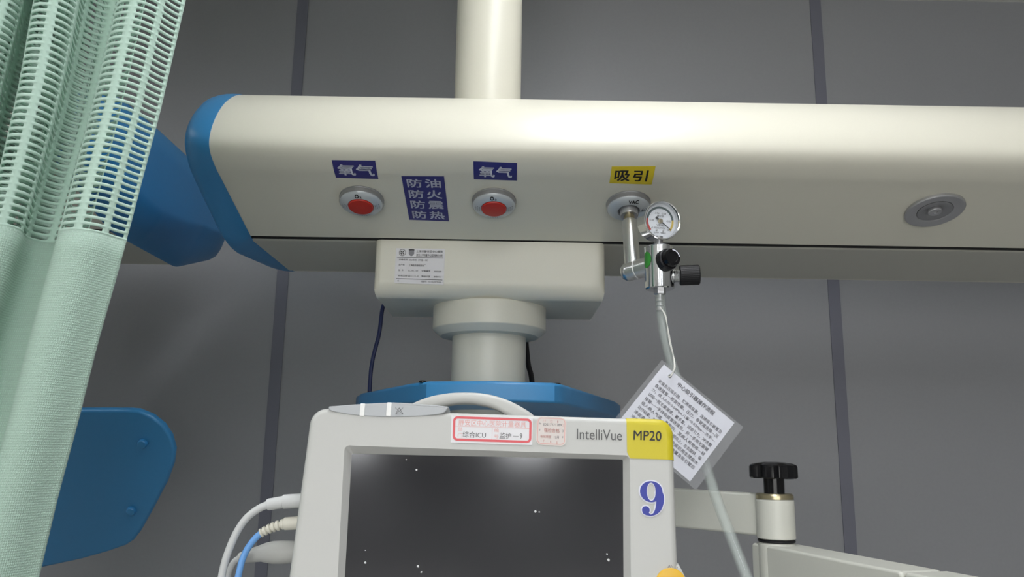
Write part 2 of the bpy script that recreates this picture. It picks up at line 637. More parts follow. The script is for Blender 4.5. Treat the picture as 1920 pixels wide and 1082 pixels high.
def pendant_beam(t, xa, xb, cap_a, cap_b, dy=0.0, dz=0.0, rings_=CAP_NEAR):
    mv = lambda x, p: (x, p[0] + dy, p[1] + dz)
    part('body_shell', MB().rings([[mv(x, p) for p in outline_shell] for x in (xa, xb)]), M['cream'], t, sharp=25)
    part('bottom_rail', MB().rings([[mv(x, p) for p in outline_rail] for x in (xa - 0.002, xb + 0.002)]), M['rail'], t)
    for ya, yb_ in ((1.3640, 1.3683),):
        part('gap_shade_strip', MB().rings([[mv(x, p) for p in ((ya, 1.8095), (yb_, 1.8085), (yb_, 1.842), (ya, 1.842))] for x in (xa - 0.001, xb + 0.001)]), M['gapshade'], t, label='black strip for the shade in the gap along the bottom rail')  # black strip stands in for the shade inside the slot beside the rail
    base, st = resample(outline_full, 240)
    for x, s, on in ((xa, -1, cap_a), (xb, 1, cap_b)):
        if not on:
            continue
        R = []
        for dx, ins, sg, sw in rings_:
            q = round_off(base, st, sg)
            cz = 1.92
            q = [np.array([YC + (p[0] - YC) * (1 - ins / 0.36), cz + (p[1] - cz) * (1 - ins / 0.11)]) for p in q]
            if sw > 0:      # swells below the front half of the underside
                q = [p - np.array([0, sw * max(0.0, min(1.0, (1.885 - p[1]) / 0.06)) * max(0.0, min(1.0, (1.63 - p[0]) / 0.22))]) for p in q]
            else:           # rises towards the rear
                q = [p - np.array([0, sw * max(0.0, min(1.0, (1.93 - p[1]) / 0.10)) * max(0.0, min(1.5, (p[0] - 1.44) / 0.14))]) for p in q]
            R.append([mv(x + s * dx, p) for p in q])
        part('end_cap', MB().rings(R), M['blue'], t, label='blue end cap', sharp=40)


XL = -0.460
P = thing('ceiling_pendant', (-0.05, YC, CEIL), 'long cream ceiling-hung supply beam with blue end cap and red-buttoned gas outlets', 'medical pendant')
pendant_beam(P, XL, 1.45, True, True)
up = Frame((-0.055, YC, CEIL), (0, 0, -1), (0, 1, 0))
part('support_tube', MB().lathe(up, [(0.0665, 0.0), (0.0665, CEIL - 2.044)], 64), M['cream'], P)
bx0, bx1 = -0.2415, 0.1625
fr = Frame(((bx0 + bx1) / 2, 1.363, 0), (0, -1, 0))
zt, zb = 1.809, 1.7085


def mounting_box():
    w = bx1 - bx0
    mb = MB()
    R = []
    # stacked plan outlines from top to bottom, rounded towards the underside
    for dz, ins in ((0.0, 0), (0.070, 0), (0.080, 0.002), (0.088, 0.006), (0.095, 0.013), (0.0995, 0.021), (0.1005, 0.027)):
        q = rrect(w, 0.232, 0.012, 4, (bx0 + bx1) / 2, 1.363 + 0.116)
        q = [np.array([p[0] if True else 0, p[1]]) for p in q]
        q = [np.array([p[0], max(p[1], 1.363 + ins) if p[1] < 1.48 else min(p[1], 1.595 - ins * 0.3)]) for p in q]
        q = [np.array([min(max(p[0], bx0 + ins * 0.15), bx1 - ins * 0.15), p[1]]) for p in q]
        R.append([(p[0], p[1], zt - dz) for p in q])
    return mb.rings(R)


part('mounting_box', mounting_box(), M['cream'], P, sharp=40)
lo = Frame((-0.041, YC - 0.02, zb), (0, 0, -1), (0, 1, 0))
part('swivel_collar', MB().lathe(lo, [(0.1035, -0.002), (0.1055, 0.0), (0.1055, 0.040), (0.104, 0.043), (0.091, 0.054), (0.070, 0.055)], 72), M['cream'], P)
part('lower_tube', MB().lathe(lo, [(0.0685, 0.04), (0.0685, 0.40)], 64), M['cream'], P)

# blue tray
ZT = 1.548
tl = [on_z(668, 742, ZT), on_z(676, 737, ZT), on_z(765, 719, ZT), on_z(800, 714.5, ZT), on_z(920, 713.5, ZT), on_z(1040, 717.5, ZT), on_z(1060, 721, ZT), on_z(1155, 752, ZT), on_z(1163, 758, ZT)]
tray2 = [np.array([p[0], p[1]]) for p in tl]
back = [np.array([tray2[-1][0] - 0.06, 1.80]), np.array([tray2[0][0] + 0.06, 1.80])]
fz = Frame((0, 0, ZT), (0, 0, 1), (0, 1, 0))
pts = tray2 + back
part('tray', MB().plate(fz, pts, -0.030, 0.0, 0.006, r0=0.004), M['blue'], P, label='blue tray')
for q in (on_z(791, 715, ZT), on_z(1046, 720, ZT)):
    f2 = Frame((q[0], q[1] + 0.012, ZT), (0, 0, 1), (0, 1, 0))
    part('screw', MB().lathe(f2, [(0.0055, -0.001), (0.0055, 0.0012), (0.004, 0.0022)], 16), M['black'], P)


# gas outlets and stickers on the sloping face
def face_frame(px, py):
    x, s = beam_px(px, py)
    return Frame(on_beam(x, s), N_FACE, (0, -0.952, 0.305))


def outlet(px, py, kind):
    f = face_frame(px, py)
    r = 0.0352
    o = part('gas_outlet' if kind == 'oxygen' else 'suction_outlet', MB().lathe(f, [(r + 0.001, -0.001), (r + 0.001, 0.001), (r, 0.002), (r, 0.0086), (r - 0.002, 0.0104)], 56), M['darksteel'], P, label='round grey wall gas outlet')
    ir = 0.0205 if kind == 'oxygen' else 0.0175
    part('bezel', MB().lathe(f, [(r - 0.0006, 0.0088), (r - 0.0014, 0.0106), (r - 0.0035, 0.0120), (0.029, 0.0137), (0.024, 0.0150), (ir + 0.001, 0.0156), (ir, 0.0148), (ir, 0.008)], 56, cap0=False, cap1=False), M['silver'], o)
    lab = MB()
    g = lambda u, v, h=0.0156: f(u, v, float(np.interp(math.hypot(u, v), (0.0215, 0.024, 0.029, 0.0317), (0.0155, 0.0150, 0.0137, 0.0120))) + 0.0003)
    if kind == 'oxygen':
        part('button', MB().lathe(f, [(0.0202, 0.008), (0.0202, 0.0160), (0.0192, 0.0174), (0.012, 0.0182), (0.004, 0.0184)], 48), M['red'], o, label='red button')
        put_text(lab, 'O', g, -0.0056, 0.0232, 0.0002, 0.0300, 0.06)
        put_text(lab, '2', g, 0.0018, 0.0230, 0.0046, 0.0264, 0.05)
        for sx in (-1, 1):
            dots = MB()
            for r_ in range(4):
                for c_ in range(3):
                    cx, cy = sx * (0.0232 + c_ * 0.0031), 0.0036 - r_ * 0.0032 + c_ * 0.0004
                    dots.add([g(cx + 0.00075 * math.cos(a), cy + 0.00075 * math.sin(a)) for a in np.linspace(0, 2 * math.pi, 8, endpoint=False)], [tuple(range(8))])
            part('vent_dots', dots, M['grey_ink'], o)
        part('gas_symbol', lab, M['black_ink'], o)
        lab = MB()
        for k, ch in enumerate('HUNTEC'):
            a = math.radians(-90 + (k - 2.5) * 8.5)
            er, et = np.array([math.cos(a), math.sin(a)]), np.array([-math.sin(a), math.cos(a)])
            V, Fc, _ = text_geo(ch, 0.01)
            lab.add([g(*(er * (0.0275 - 0.0026 * p[1]) + et * (p[0] - 0.5) * 0.0022 - er * 0.0)) for p in V], Fc)
    else:
        part('socket', MB().lathe(f, [(0.0178, 0.006), (0.0178, 0.013), (0.0165, 0.0138), (0.0150, 0.013), (0.0145, 0.008)], 40), M['darksteel'], o)
        put_text(lab, 'VAC', g, -0.0035, 0.0218, 0.0125, 0.0282, 0.05)
    part('lettering', lab, M['black_ink'], o, kind=None)
    return f


outlet(678.5, 373, 'oxygen')
outlet(926.5, 377, 'oxygen')
VF = outlet(1178, 382, 'suction')
bf = face_frame(1752, 393)
bl = part('blank_outlet', MB().lathe(bf, [(0.0455, -0.001), (0.0455, 0.0035), (0.0435, 0.0050), (0.0300, 0.0042), (0.0275, 0.0030), (0.0272, -0.0005)], 64, cap1=False), M['steel'], P, label='round steel port without a button')
part('inner_ring', MB().lathe(bf, [(0.0268, -0.001), (0.0268, 0.0035), (0.0255, 0.0042), (0.019, 0.0036), (0.0115, 0.0010), (0.0112, 0.0006)], 56), M['darksteel'], bl)
part('centre_stud', MB().lathe(bf, [(0.0108, 0.0), (0.0108, 0.0048), (0.0095, 0.0060), (0.0042, 0.0060), (0.0038, 0.0040), (0.001, 0.0040)], 32), M['steel'], bl)


def beam_sticker(name, corners, mbase, mink, texts, bold, label):
    q = bil([beam_px(*c) for c in corners])
    f3 = lambda u, v, h: on_beam(*q(u, v), 0.0003 + h)
    o = part(name, sheet(MB(), f3, 2, 10), mbase, P, label=label)
    ink = MB()
    for body, u0, v0, u1, v1 in texts:
        put_text(ink, body, lambda u, v: f3(u, v, 0.0007), u0, v0, u1, v1, bold, 6)
    part('lettering', ink, mink, o)


OX = [('氧', 0.10, 0.20, 0.49, 0.80), ('气', 0.53, 0.20, 0.93, 0.80)]
beam_sticker('gas_sign', [(622, 300), (703.5, 301), (709.5, 335), (630, 332.5)], M['navy'], M['white_ink'], OX, 0.022, 'navy sticker with two white characters above the left gas outlet')
beam_sticker('gas_sign', [(887.5, 302), (969.5, 305.5), (969, 338), (888.5, 335.5)], M['navy'], M['white_ink'], [('氧', 0.13, 0.19, 0.48, 0.78), ('气', 0.53, 0.19, 0.88, 0.78)], 0.022, 'navy sticker with two white characters above the right gas outlet')
rows = []
for k, ch in enumerate('油火震热'):
    v1 = 0.945 - k * 0.238
    rows += [('防', 0.11, v1 - 0.18, 0.455, v1), (ch, 0.54, v1 - 0.18, 0.90, v1)]
beam_sticker('caution_sign', [(752.5, 330), (832.5, 330.5), (842, 414.5), (767.5, 411.5)], M['navy'], M['white_ink'], rows, 0.018, 'navy caution sticker with four rows of white characters')
beam_sticker('suction_sign', [(1147, 312), (1229, 311.5), (1221.5, 345.5), (1142.5, 343)], M['yellow'], M['black_ink'], [('吸', 0.10, 0.20, 0.45, 0.80), ('引', 0.53, 0.20, 0.86, 0.80)], 0.022, 'yellow sticker with two black characters above the suction outlet')

# asset label on the mounting box
bfr = Frame((-0.04, 1.363, 1.76), (0, -1, 0))
q = bil([bfr.px(*c) for c in ((742.5, 465.5), (834.5, 467), (832, 534), (739.5, 531))])
f3 = lambda u, v, h: bfr(*q(u, v), 0.0002 + h)
o = part('asset_label', sheet(MB(), f3), M['paper'], P, label='white printed asset label')
ink, pale = MB(), MB()
fi = lambda u, v: f3(u, v, 0.0007)


def arcpts(cx, cy, rx, ry, a0=0, a1=360, n=28):
    return [(cx + rx * math.cos(math.radians(a)), cy + ry * math.sin(math.radians(a))) for a in np.linspace(a0, a1, n)]


def ring(mb, f, cx, cy, r0, r1, ax=1.0, a0=0, a1=360, n=32):
    A = np.linspace(math.radians(a0), math.radians(a1), n)
    mb.rings([[f(cx + r0 * math.cos(a) * ax, cy + r0 * math.sin(a)) for a in A], [f(cx + r1 * math.cos(a) * ax, cy + r1 * math.sin(a)) for a in A]], closed=False, cap0=False, cap1=False)


ring(ink, fi, 0.135, 0.875, 0.085, 0.10, 0.70)
ring(ink, fi, 0.135, 0.875, 0.0, 0.062, 0.70, 20, 80, 10)
ring(ink, fi, 0.135, 0.875, 0.0, 0.062, 0.70, 110, 170, 10)
ring(ink, fi, 0.135, 0.875, 0.0, 0.062, 0.70, 200, 260, 10)
ring(ink, fi, 0.135, 0.875, 0.0, 0.062, 0.70, 290, 350, 10)
sh = [(0.265, 0.965), (0.265, 0.85), (0.285, 0.80), (0.32, 0.775), (0.355, 0.80), (0.375, 0.85), (0.375, 0.965)]
pale.add([fi(*p) for p in sh], [tuple(range(len(sh)))])
ink.add([fi(*p) for p in ((0.262, 0.975), (0.262, 0.945), (0.378, 0.945), (0.378, 0.975))], [(0, 1, 2, 3)])
for v in (0.742, 0.128):
    ink.add([fi(*p) for p in ((0.03, v + 0.008), (0.03, v - 0.008), (0.97, v - 0.008), (0.97, v + 0.008))], [(0, 1, 2, 3)])
for body, u0, v0, u1, v1 in (('上海市静安区中心医院', 0.42, 0.885, 0.955, 0.955), ('复旦大学附属华山医院静安分院', 0.42, 0.775, 0.955, 0.85),
                             ('设备名称', 0.07, 0.65, 0.25, 0.70), ('ICU吊桥（干湿一体）', 0.28, 0.64, 0.66, 0.70), ('生产商', 0.07, 0.50, 0.19, 0.55), ('上海医用器械设备厂', 0.28, 0.49, 0.62, 0.55),
                             ('型', 0.07, 0.345, 0.10, 0.395), ('号', 0.14, 0.345, 0.17, 0.395), ('SC-A1-100', 0.27, 0.345, 0.47, 0.385), ('设备编号', 0.54, 0.345, 0.72, 0.395), ('0005689', 0.79, 0.345, 0.94, 0.385),
                             ('启用日期', 0.07, 0.19, 0.25, 0.24), ('2011-12-30', 0.27, 0.19, 0.49, 0.235), ('使用科室', 0.54, 0.19, 0.72, 0.24), ('综合ICU', 0.79, 0.19, 0.94, 0.24),
                             ('备', 0.06, 0.05, 0.09, 0.095), ('设备科', 0.54, 0.045, 0.65, 0.095), ('021-62474530', 0.69, 0.05, 0.94, 0.09)):
    put_text(ink if v0 > 0.74 else pale, body, fi, u0, v0, u1, v1, 0.004)
part('print', ink, M['grey_ink'], o)
part('faint_print', pale, M['pale_ink'], o)

# ------------------------------------------------------------------ neighbouring pendant on the left
NX = -1.95
Q = thing('ceiling_pendant', (NX, YC, CEIL), 'neighbouring blue-ended supply pendant with bolted blue panel, half hidden behind mint curtain', 'medical pendant')
pendant_beam(Q, -2.75, -0.722, False, True, 0.03, 0.016, CAP_FAR)
up = Frame((NX, YC, CEIL), (0, 0, -1), (0, 1, 0))
part('support_tube', MB().lathe(up, [(0.0665, 0.0), (0.0665, CEIL - 2.044)], 48), M['cream'], Q)
lo2 = Frame((NX, YC, 1.81), (0, 0, -1), (0, 1, 0))
part('lower_tube', MB().lathe(lo2, [(0.0685, 0.0), (0.0685, 0.75)], 48), M['cream'], Q)
YP = 1.38
pf = Frame(at(200, 900, YP), (0, -0.87, -0.49))
pp = [pf.px(*c) for c in ((60, 769.5), (235, 769.5), (258, 771), (285, 782), (306, 799), (320, 820), (327, 845), (324, 872), (312, 905), (285, 957), (262, 998), (250, 1014), (235, 1024), (200, 1036), (150, 1050), (75, 1066))]
w_left = NX - pf.o[0] + 0.05
pp = [np.array([w_left, pp[0][1]])] + pp + [np.array([w_left, pp[-1][1] - 0.03])]
pl = part('side_panel', MB().plate(pf, pp, -0.014, 0.0, 0.005, r0=0.004), M['blue'], Q, label='blue side panel', sharp=50)
for c in ((268, 831), (247, 957)):
    u, v = pf.px(*c)
    f2 = Frame(pf(u, v, 0), pf.n)
    part('bolt', MB().lathe(f2, [(0.0080, -0.001), (0.0080, 0.004), (0.0065, 0.0062), (0.003, 0.0068)], 24), M['blue'], pl)
    
# ------------------------------------------------------------------ cables behind the pendant
c = smooth_path([at(726, 556, 1.66), at(717, 580, 1.66), at(711, 625, 1.66), at(700, 668, 1.66), at(695, 700, 1.66), at(693, 740, 1.66), at(694, 775, 1.66)], 6)
tag(part('cable', MB().tube(c, 0.0042, 10), M['navy_cable']), 'thin navy cable hanging behind the cream mounting box, left of the lower tube', 'cable')
c = smooth_path([at(975, 560, 1.63), at(984, 620, 1.63), at(990, 680, 1.63), at(996, 705, 1.63), at(1000, 745, 1.63)], 6)
tag(part('cable', MB().tube(c, 0.0055, 10), M['knurl']), 'short black cable peeking out behind the right side of the lower tube', 'cable')

# ------------------------------------------------------------------ suction regulator
S = thing('suction_regulator', VF(0, 0, 0), 'chrome vacuum regulator with round pressure gauge and black knobs, plugged in under the yellow sticker', 'regulator')
pr = MB().lathe(VF, [(0.0148, 0.010), (0.0148, 0.0230), (0.0138, 0.0245)], 40)
part('socket_ring', pr, M['steel'], S)
part('brass_neck', MB().lathe(VF, [(0.0085, 0.018), (0.0085, 0.042)], 28), M['brass'], S, label='brass neck')
LEN = 0.118
part('probe_tube', MB().lathe(VF, [(0.0108, 0.034), (0.0122, 0.036), (0.0122, LEN), (0.0112, LEN + 0.001)], 40), M['alu'], S)
pe = VF(0, 0, LEN + 0.006)
yb = pe[1] - 0.030
vb_o = at(1237, 543, yb)
bx = vb_o[0]
zb0, zb1 = vb_o[2], at(1237, 463, yb)[2]
elb = [pe + np.array([-0.004, 0.002, -0.003]), np.array([bx, yb, at(1237, 493, yb)[2]])]
d_ = nrm(elb[1] - elb[0])
ef = Frame(elb[0] - d_ * 0.008, d_)
part('elbow', MB().lathe(ef, [(0.004, -0.005), (0.0105, -0.0035), (0.0138, 0.001), (0.0146, 0.006), (0.0146, np.linalg.norm(elb[1] - elb[0]))], 36), M['alu'], S)
part('elbow_band', MB().lathe(ef, [(0.0147, 0.0195), (0.0150, 0.0198), (0.0150, 0.0212), (0.0147, 0.0215)], 36, False, False), M['rib'], S)
vf = Frame((bx, yb, zb0), (0, 0, 1), (0, 1, 0))
HB = zb1 - zb0
RB = 0.0218
part('valve_body', MB().lathe(vf, [(RB - 0.002, 0.0), (RB, 0.0015), (RB, HB - 0.0015), (RB - 0.002, HB)], 56), M['chrome'], S)
part('gauge_stem', MB().lathe(vf, [(0.0090, HB - 0.001), (0.0090, HB + 0.004), (0.0065, HB + 0.005), (0.0065, HB + 0.016)], 24), M['darksteel'], S)
# gauge
gc = at(1242, 413, yb - 0.012)
gn = nrm((0.26, -0.93, -0.09))
gf = Frame(gc, gn)
RG = 0.0300
g = part('gauge', MB().lathe(gf, [(RG - 0.004, -0.030), (RG - 0.001, -0.028), (RG - 0.001, -0.004), (RG, -0.0025), (RG, 0.001), (RG - 0.0008, 0.0018), (RG - 0.0022, 0.0012), (RG - 0.0030, -0.0085)], 72, cap1=False), M['chrome'], S)
part('dial', MB().lathe(gf, [(RG - 0.0030, -0.0100), (RG - 0.0030, -0.0085)], 64), M['dial'], g)
dm = lambda u, v: gf(u, v, -0.0082)
mb = MB(); ring(mb, dm, 0, 0, 0.0195, 0.0228, 1, 8, 172); part('green_scale', mb, M['green_ink'], g)
mb = MB(); ring(mb, dm, 0, 0, 0.0195, 0.0228, 1, -38, 8); part('yellow_scale', mb, M['gold_ink'], g)
mb = MB(); ring(mb, dm, 0, 0, 0.0195, 0.0228, 1, 172, 224); part('red_scale', mb, M['red'], g)
mb = MB()
for body, u0, v0, u1, v1 in (('-0.06', -0.0095, 0.0105, -0.0015, 0.0135), ('-0.04', 0.0020, 0.0105, 0.0100, 0.0135), ('真空表', -0.0050, 0.0062, 0.0065, 0.0096), ('MPa', -0.0030, 0.0020, 0.0040, 0.0045), ('-0.08', -0.0180, -0.0005, -0.0105, 0.0025), ('-0.02', 0.0105, -0.0005, 0.0180, 0.0025),
                             ('-0.1', -0.0145, -0.0120, -0.0090, -0.0090), ('0', 0.0130, -0.0140, 0.0150, -0.0110), ('YZ-40', -0.0060, -0.0080, 0.0070, -0.0050), ('FOR SUCTION', -0.0085, -0.0120, 0.0085, -0.0092), ('QIXIA YIBIAO', -0.0100, -0.0195, 0.0100, -0.0168)):
    put_text(mb, body, dm, u0, v0, u1, v1, 0.006)
part('scale_print', mb, M['grey_ink'], g)
mb = MB()
an = math.radians(-35)
ca, sa = math.cos(an), math.sin(an)
nd = lambda x, y, h: gf(x * ca - y * sa, x * sa + y * ca, h)
mb.rings([[nd(x, y, h) for x, y in ((-0.0095, -0.0016), (-0.004, -0.0014), (0.004, -0.0009), (0.0225, -0.0003), (0.0225, 0.0003), (0.004, 0.0009), (-0.004, 0.0014), (-0.0095, 0.0016))] for h in (-0.0068, -0.0062)])
part('needle', mb, M['black_ink'], g)
part('needle_hub', MB().lathe(gf, [(0.0038, -0.0075), (0.0038, -0.0055), (0.003, -0.005)], 20), M['brass'], g)
for u in (-0.0055, 0.0055):
    f2 = Frame(gf(u, -0.0142, -0.0083), gn)
    part('dial_screw', MB().lathe(f2, [(0.0016, 0), (0.0016, 0.0008), (0.0008, 0.0012)], 12), M['steel'], g)
mb = MB().lathe(gf, [(RG - 0.0030, -0.0012), (RG - 0.0030, -0.0004)], 56)
gl = clear_mat('gauge_glass', (0.8, 0.85, 0.9), 0.04, 0.05)
part('glass', mb, gl, g)
# front knob
kd = nrm((0.42, -0.88, 0.10))
ko = at(1245, 490, yb - 0.018)
kf = Frame(ko, kd)


def knurled(fr, r, h0, h1, n=36, cap=0.0):
    mb = MB()
    R = []
    for k, (s, h) in enumerate(((0.90, h0), (1.0, h0 + 0.0015), (1.0, h1 - 0.0015), (0.93, h1 - 0.0002), (0.86, h1))):
        R.append([fr(r * s * (1 + (0.025 if j % 2 else 0) * (1 if s == 1.0 else 0)) * math.cos(2 * math.pi * j / (2 * n)), r * s * (1 + (0.025 if j % 2 else 0) * (1 if s == 1.0 else 0)) * math.sin(2 * math.pi * j / (2 * n)), h) for j in range(2 * n)])
    return mb.rings(R)


part('stud', MB().lathe(kf, [(0.008, -0.014), (0.008, 0.004)], 24), M['chrome'], S)
k1 = part('adjusting_knob', knurled(kf, 0.0160, 0.0, 0.013), M['knurl'], S, label='black knob facing the viewer')
part('knob_front', MB().lathe(kf, [(0.0132, 0.0125), (0.0132, 0.0215), (0.0125, 0.0230), (0.0085, 0.0232), (0.0078, 0.0222), (0.001, 0.0222)], 36), M['black'], k1)
mb = MB()
ring(mb, lambda u, v: kf(u, v, 0.0236), 0, 0, 0.0098, 0.0115, 1, 5, 95, 14)
part('white_arc', mb, M['white_ink'], k1)
# right knob
k2d = nrm((0.985, -0.12, 0.03))
k2o = at(1263, 517, yb - 0.004)
k2f = Frame(k2o, k2d)
mb = MB()
mb.lathe(k2f, [(0.0105, -0.012), (0.0105, -0.001)] + [(0.0110 if i % 2 else 0.0098, 0.0 + i * 0.0009) for i in range(11)], 28)
part('threaded_stud', mb, M['chrome'], S)
part('shutoff_knob', knurled(k2f, 0.0148, 0.0085, 0.0385), M['knurl'], S, label='black knob pointing right')
# green dot on the body
mb = MB()
rings_g = []
for fr_ in (1.0, 0.75, 0.5, 0.25, 0.02):
    G = []
    for a in np.linspace(0, 2 * math.pi, 24, endpoint=False):
        th = math.radians(-158) + 0.0095 * fr_ * math.cos(a) / RB
        G.append(vf((RB + 0.0005) * math.cos(th), (RB + 0.0005) * math.sin(th), HB * 0.66 + 0.0125 * fr_ * math.sin(a)))
    rings_g.append(G)
mb.rings(rings_g, cap0=False)
part('green_dot', mb, M['green'], S, label='green dot sticker')
nf = Frame((bx, yb, zb0), (0, 0, -1), (0, 1, 0))
part('outlet_nut', MB().lathe(nf, [(0.0092, -0.001), (0.0092, 0.0068), (0.0082, 0.0078)], 6), M['steel'], S, sharp=20)
part('hose_barb', MB().lathe(nf, [(0.0052, 0.006), (0.0052, 0.012), (0.0062, 0.018), (0.0050, 0.019), (0.0062, 0.025), (0.0050, 0.026), (0.0060, 0.032), (0.0045, 0.033)], 24), M['steel'], S)

# clear suction hose
yc = yb - 0.045
hp = [np.array([bx, yb, zb0 - 0.009]), at(1239.5, 582, yb), at(1245, 625, yb - 0.002), at(1256, 670, yb - 0.004), at(1270, 715, yb - 0.004), at(1292, 785, yb - 0.004), at(1322, 870, yb - 0.015), at(1347, 945, yb - 0.035), at(1374, 1015, yb - 0.06), at(1400, 1082, yb - 0.09), at(1424, 1145, yb - 0.11), at(1450, 1230, yb - 0.14)]
hp = smooth_path(hp, 8)
mb = MB()
mb.tube(hp, 0.0078, 18, cap=False)
mb.tube(hp, 0.0058, 18, cap=False)
tag(part('suction_hose', mb, M['tube']), 'clear plastic hose running down from the vacuum regulator behind the laminated card', 'hose')

# instruction card on a string
CY = yb - 0.030
cf = Frame(at(1260, 790, CY), nrm((0.06, -1.0, 0.02)), (0, 0, 1))
TL, TR, BR = (cf.px(*p) for p in ((1245, 683.5), (1377, 793), (1288, 898)))
eu = nrm(TR - TL)
ev_ = np.array([-eu[1], eu[0]])
CW, CH = np.linalg.norm(TR - TL), (TR - BR).dot(ev_)
cmap = lambda u, v, h=0.0: cf(*(TL + eu * u + ev_ * v), h)      # metres from the paper's top left corner, v negative downwards
K = thing('instruction_card', cmap(0.01, -0.01), 'white laminated instruction card of black print hanging tilted from the hose by a white string', 'card')
hole = np.array([0.0180, -0.0115])
hole_px = cf.px(1256, 705.5) - TL
hole = np.array([hole_px.dot(eu), hole_px.dot(ev_)])


def plate_with_hole(mb, u0, v0, u1, v1, h0, h1, hc, hr, n=16):
    """rectangle with a round hole, from corner (u0,v0) top left to (u1,v1) bottom right"""
    A = [2 * math.pi * k / n for k in range(n)]
    inner = [np.array([hc[0] + hr * math.cos(a), hc[1] + hr * math.sin(a)]) for a in A]
    outer = []
    for a in A:
        c, s = math.cos(a), math.sin(a)
        tx = ((u1 - hc[0]) if c > 0 else (u0 - hc[0])) / c if abs(c) > 1e-6 else 1e9
        ty = ((v0 - hc[1]) if s > 0 else (v1 - hc[1])) / s if abs(s) > 1e-6 else 1e9
        t = min(tx, ty)
        outer.append(np.array([hc[0] + c * t, hc[1] + s * t]))
    # snap the corners
    for cu, cv in ((u0, v0), (u1, v0), (u1, v1), (u0, v1)):
        k = min(range(n), key=lambda i: np.linalg.norm(nrm(outer[i] - hc) - nrm(np.array([cu, cv]) - hc)))
        outer[k] = np.array([cu, cv])
    mb.rings([[cmap(p[0], p[1], h0) for p in inner], [cmap(p[0], p[1], h0) for p in outer], [cmap(p[0], p[1], h1) for p in outer], [cmap(p[0], p[1], h1) for p in inner], [cmap(p[0], p[1], h0) for p in inner]], cap0=False, cap1=False)


mb = MB(); plate_with_hole(mb, 0, 0, CW, -CH, -0.0003, 0.0, hole, 0.0028, 40)
part('paper', mb, M['card'], K)
m_r, m_t, m_l, m_b = 0.0135, 0.0035, 0.0065, 0.004
mb = MB(); plate_with_hole(mb, -m_l, m_t, CW + m_r, -CH - m_b, -0.0006, 0.0003, hole, 0.0026, 40)
part('laminate', mb, M['film'], K, label='clear laminate border')
LINES = ['安装负压吸引器，贮液瓶装置，连接吸引装置及', '各连接管—检查性能、压力、各管道连接—压', '力，成人0.02-0.04Mpa,儿童<0.02Mpa—洗手—', '试吸一瓶无菌溶液，戴手套，试吸引力，冲洗管',
         '接管—一手持吸痰管连接处，另一手用无菌镊', '插入病人气道、鼻腔内，至病人有呛咳—轻', '动作轻柔，左右旋转，自深部向上，左右旋转，吸', '净痰液。观察病人反应，吸痰后用生理盐水', '冲洗管道，整理用物，记录痰量及吸引管后']
ink = MB()
sc = CW / 172.0
fm = lambda u, v: cmap(u, v, 0.00055)
ts = (cf.px(1269, 722) - TL).dot(eu)
te = (cf.px(1339, 776) - TL).dot(eu)
tv = (cf.px(1305, 748) - TL).dot(ev_)
put_text(ink, '中心吸引器操作流程', fm, ts, tv - 0.0034, te, tv + 0.0034, 0.012)
l0 = cf.px(1235, 714) - TL
lu, lv = l0.dot(eu), l0.dot(ev_)
le = (cf.px(1352, 812) - TL).dot(eu)
pitch = (CH + lv - 0.010) / 9.0
for i, tx in enumerate(LINES):
    put_text(ink, tx, fm, lu, lv - i * pitch - 0.0024, le, lv - i * pitch + 0.0030, 0.004)
part('print', ink, mat('card_ink', (0.15, 0.15, 0.17), 0.6), K)
hp3 = cmap(hole[0], hole[1], 0.001)
sp = [at(1237, 575, yb - 0.012), at(1246, 590, yb - 0.013), at(1252, 615, yb - 0.014), at(1258, 645, yb - 0.016), at(1263, 672, yb - 0.018), at(1264, 690, CY - 0.003), hp3 + np.array([0.002, -0.004, 0.002]), hp3 + np.array([-0.0015, -0.0015, -0.001]), hp3 + np.array([0.0, 0.005, 0.003]), at(1265, 692, CY + 0.003)]
mb = MB().tube(smooth_path(sp, 5), 0.0008, 7)
sp2 = [p + np.array([0.0016 * math.sin(i * 1.7), 0.0006, 0]) for i, p in enumerate(sp[:7])]
mb.tube(smooth_path(sp2, 5), 0.0007, 7)
mb.tube([np.array([bx, yb, zb0 - 0.028]) + 0.0092 * np.array([math.cos(a), math.sin(a), 0.1 * math.sin(a)]) for a in np.linspace(0, 2 * math.pi, 25)], 0.0008, 6, cap=False) if False else None
part('string', mb, M['string'], K, label='white string')

# ------------------------------------------------------------------ articulated arm on the right
AY = 1.25
hl, hr_ = at(1420.5, 1000, AY), at(1490.5, 1000, AY)
hx, hr = (hl[0] + hr_[0]) / 2, (hr_[0] - hl[0]) / 2
zt_u, zb_u = at(1455, 934, AY)[2], at(1455, 1011, AY)[2]
A = thing('articulated_arm', (hx, AY, zb_u - 0.25), 'cream two-section swivel arm with black star knob on the pivot, right of the monitor', 'arm')
af = Frame((hx, AY, 0), (0, 0, 1), (0, 1, 0))
part('upper_hub', MB().lathe(af, [(hr - 0.003, zb_u), (hr, zb_u + 0.002), (hr, zt_u - 0.003), (hr - 0.003, zt_u)], 48), M['arm'], A)
part('spacer_ring', MB().lathe(af, [(hr - 0.0025, zb_u - 0.0045), (hr - 0.0008, zb_u - 0.003), (hr - 0.0008, zb_u - 0.001), (hr - 0.0025, zb_u + 0.0005)], 40), M['knurl'], A, label='dark spacer ring')
part('lower_hub', MB().lathe(af, [(hr - 0.004, zb_u - 0.16), (hr - 0.001, zb_u - 0.158), (hr - 0.001, zb_u - 0.007), (hr - 0.003, zb_u - 0.0042)], 48), M['arm'], A)
part('washer', MB().lathe(af, [(hr - 0.0005, zt_u - 0.001), (hr - 0.0005, zt_u + 0.004), (hr - 0.0025, zt_u + 0.0068), (0.012, zt_u + 0.007)], 40), M['brass'], A, label='brass washer')
zk0, zk1 = at(1452, 897, AY)[2], at(1452, 868, AY)[2]
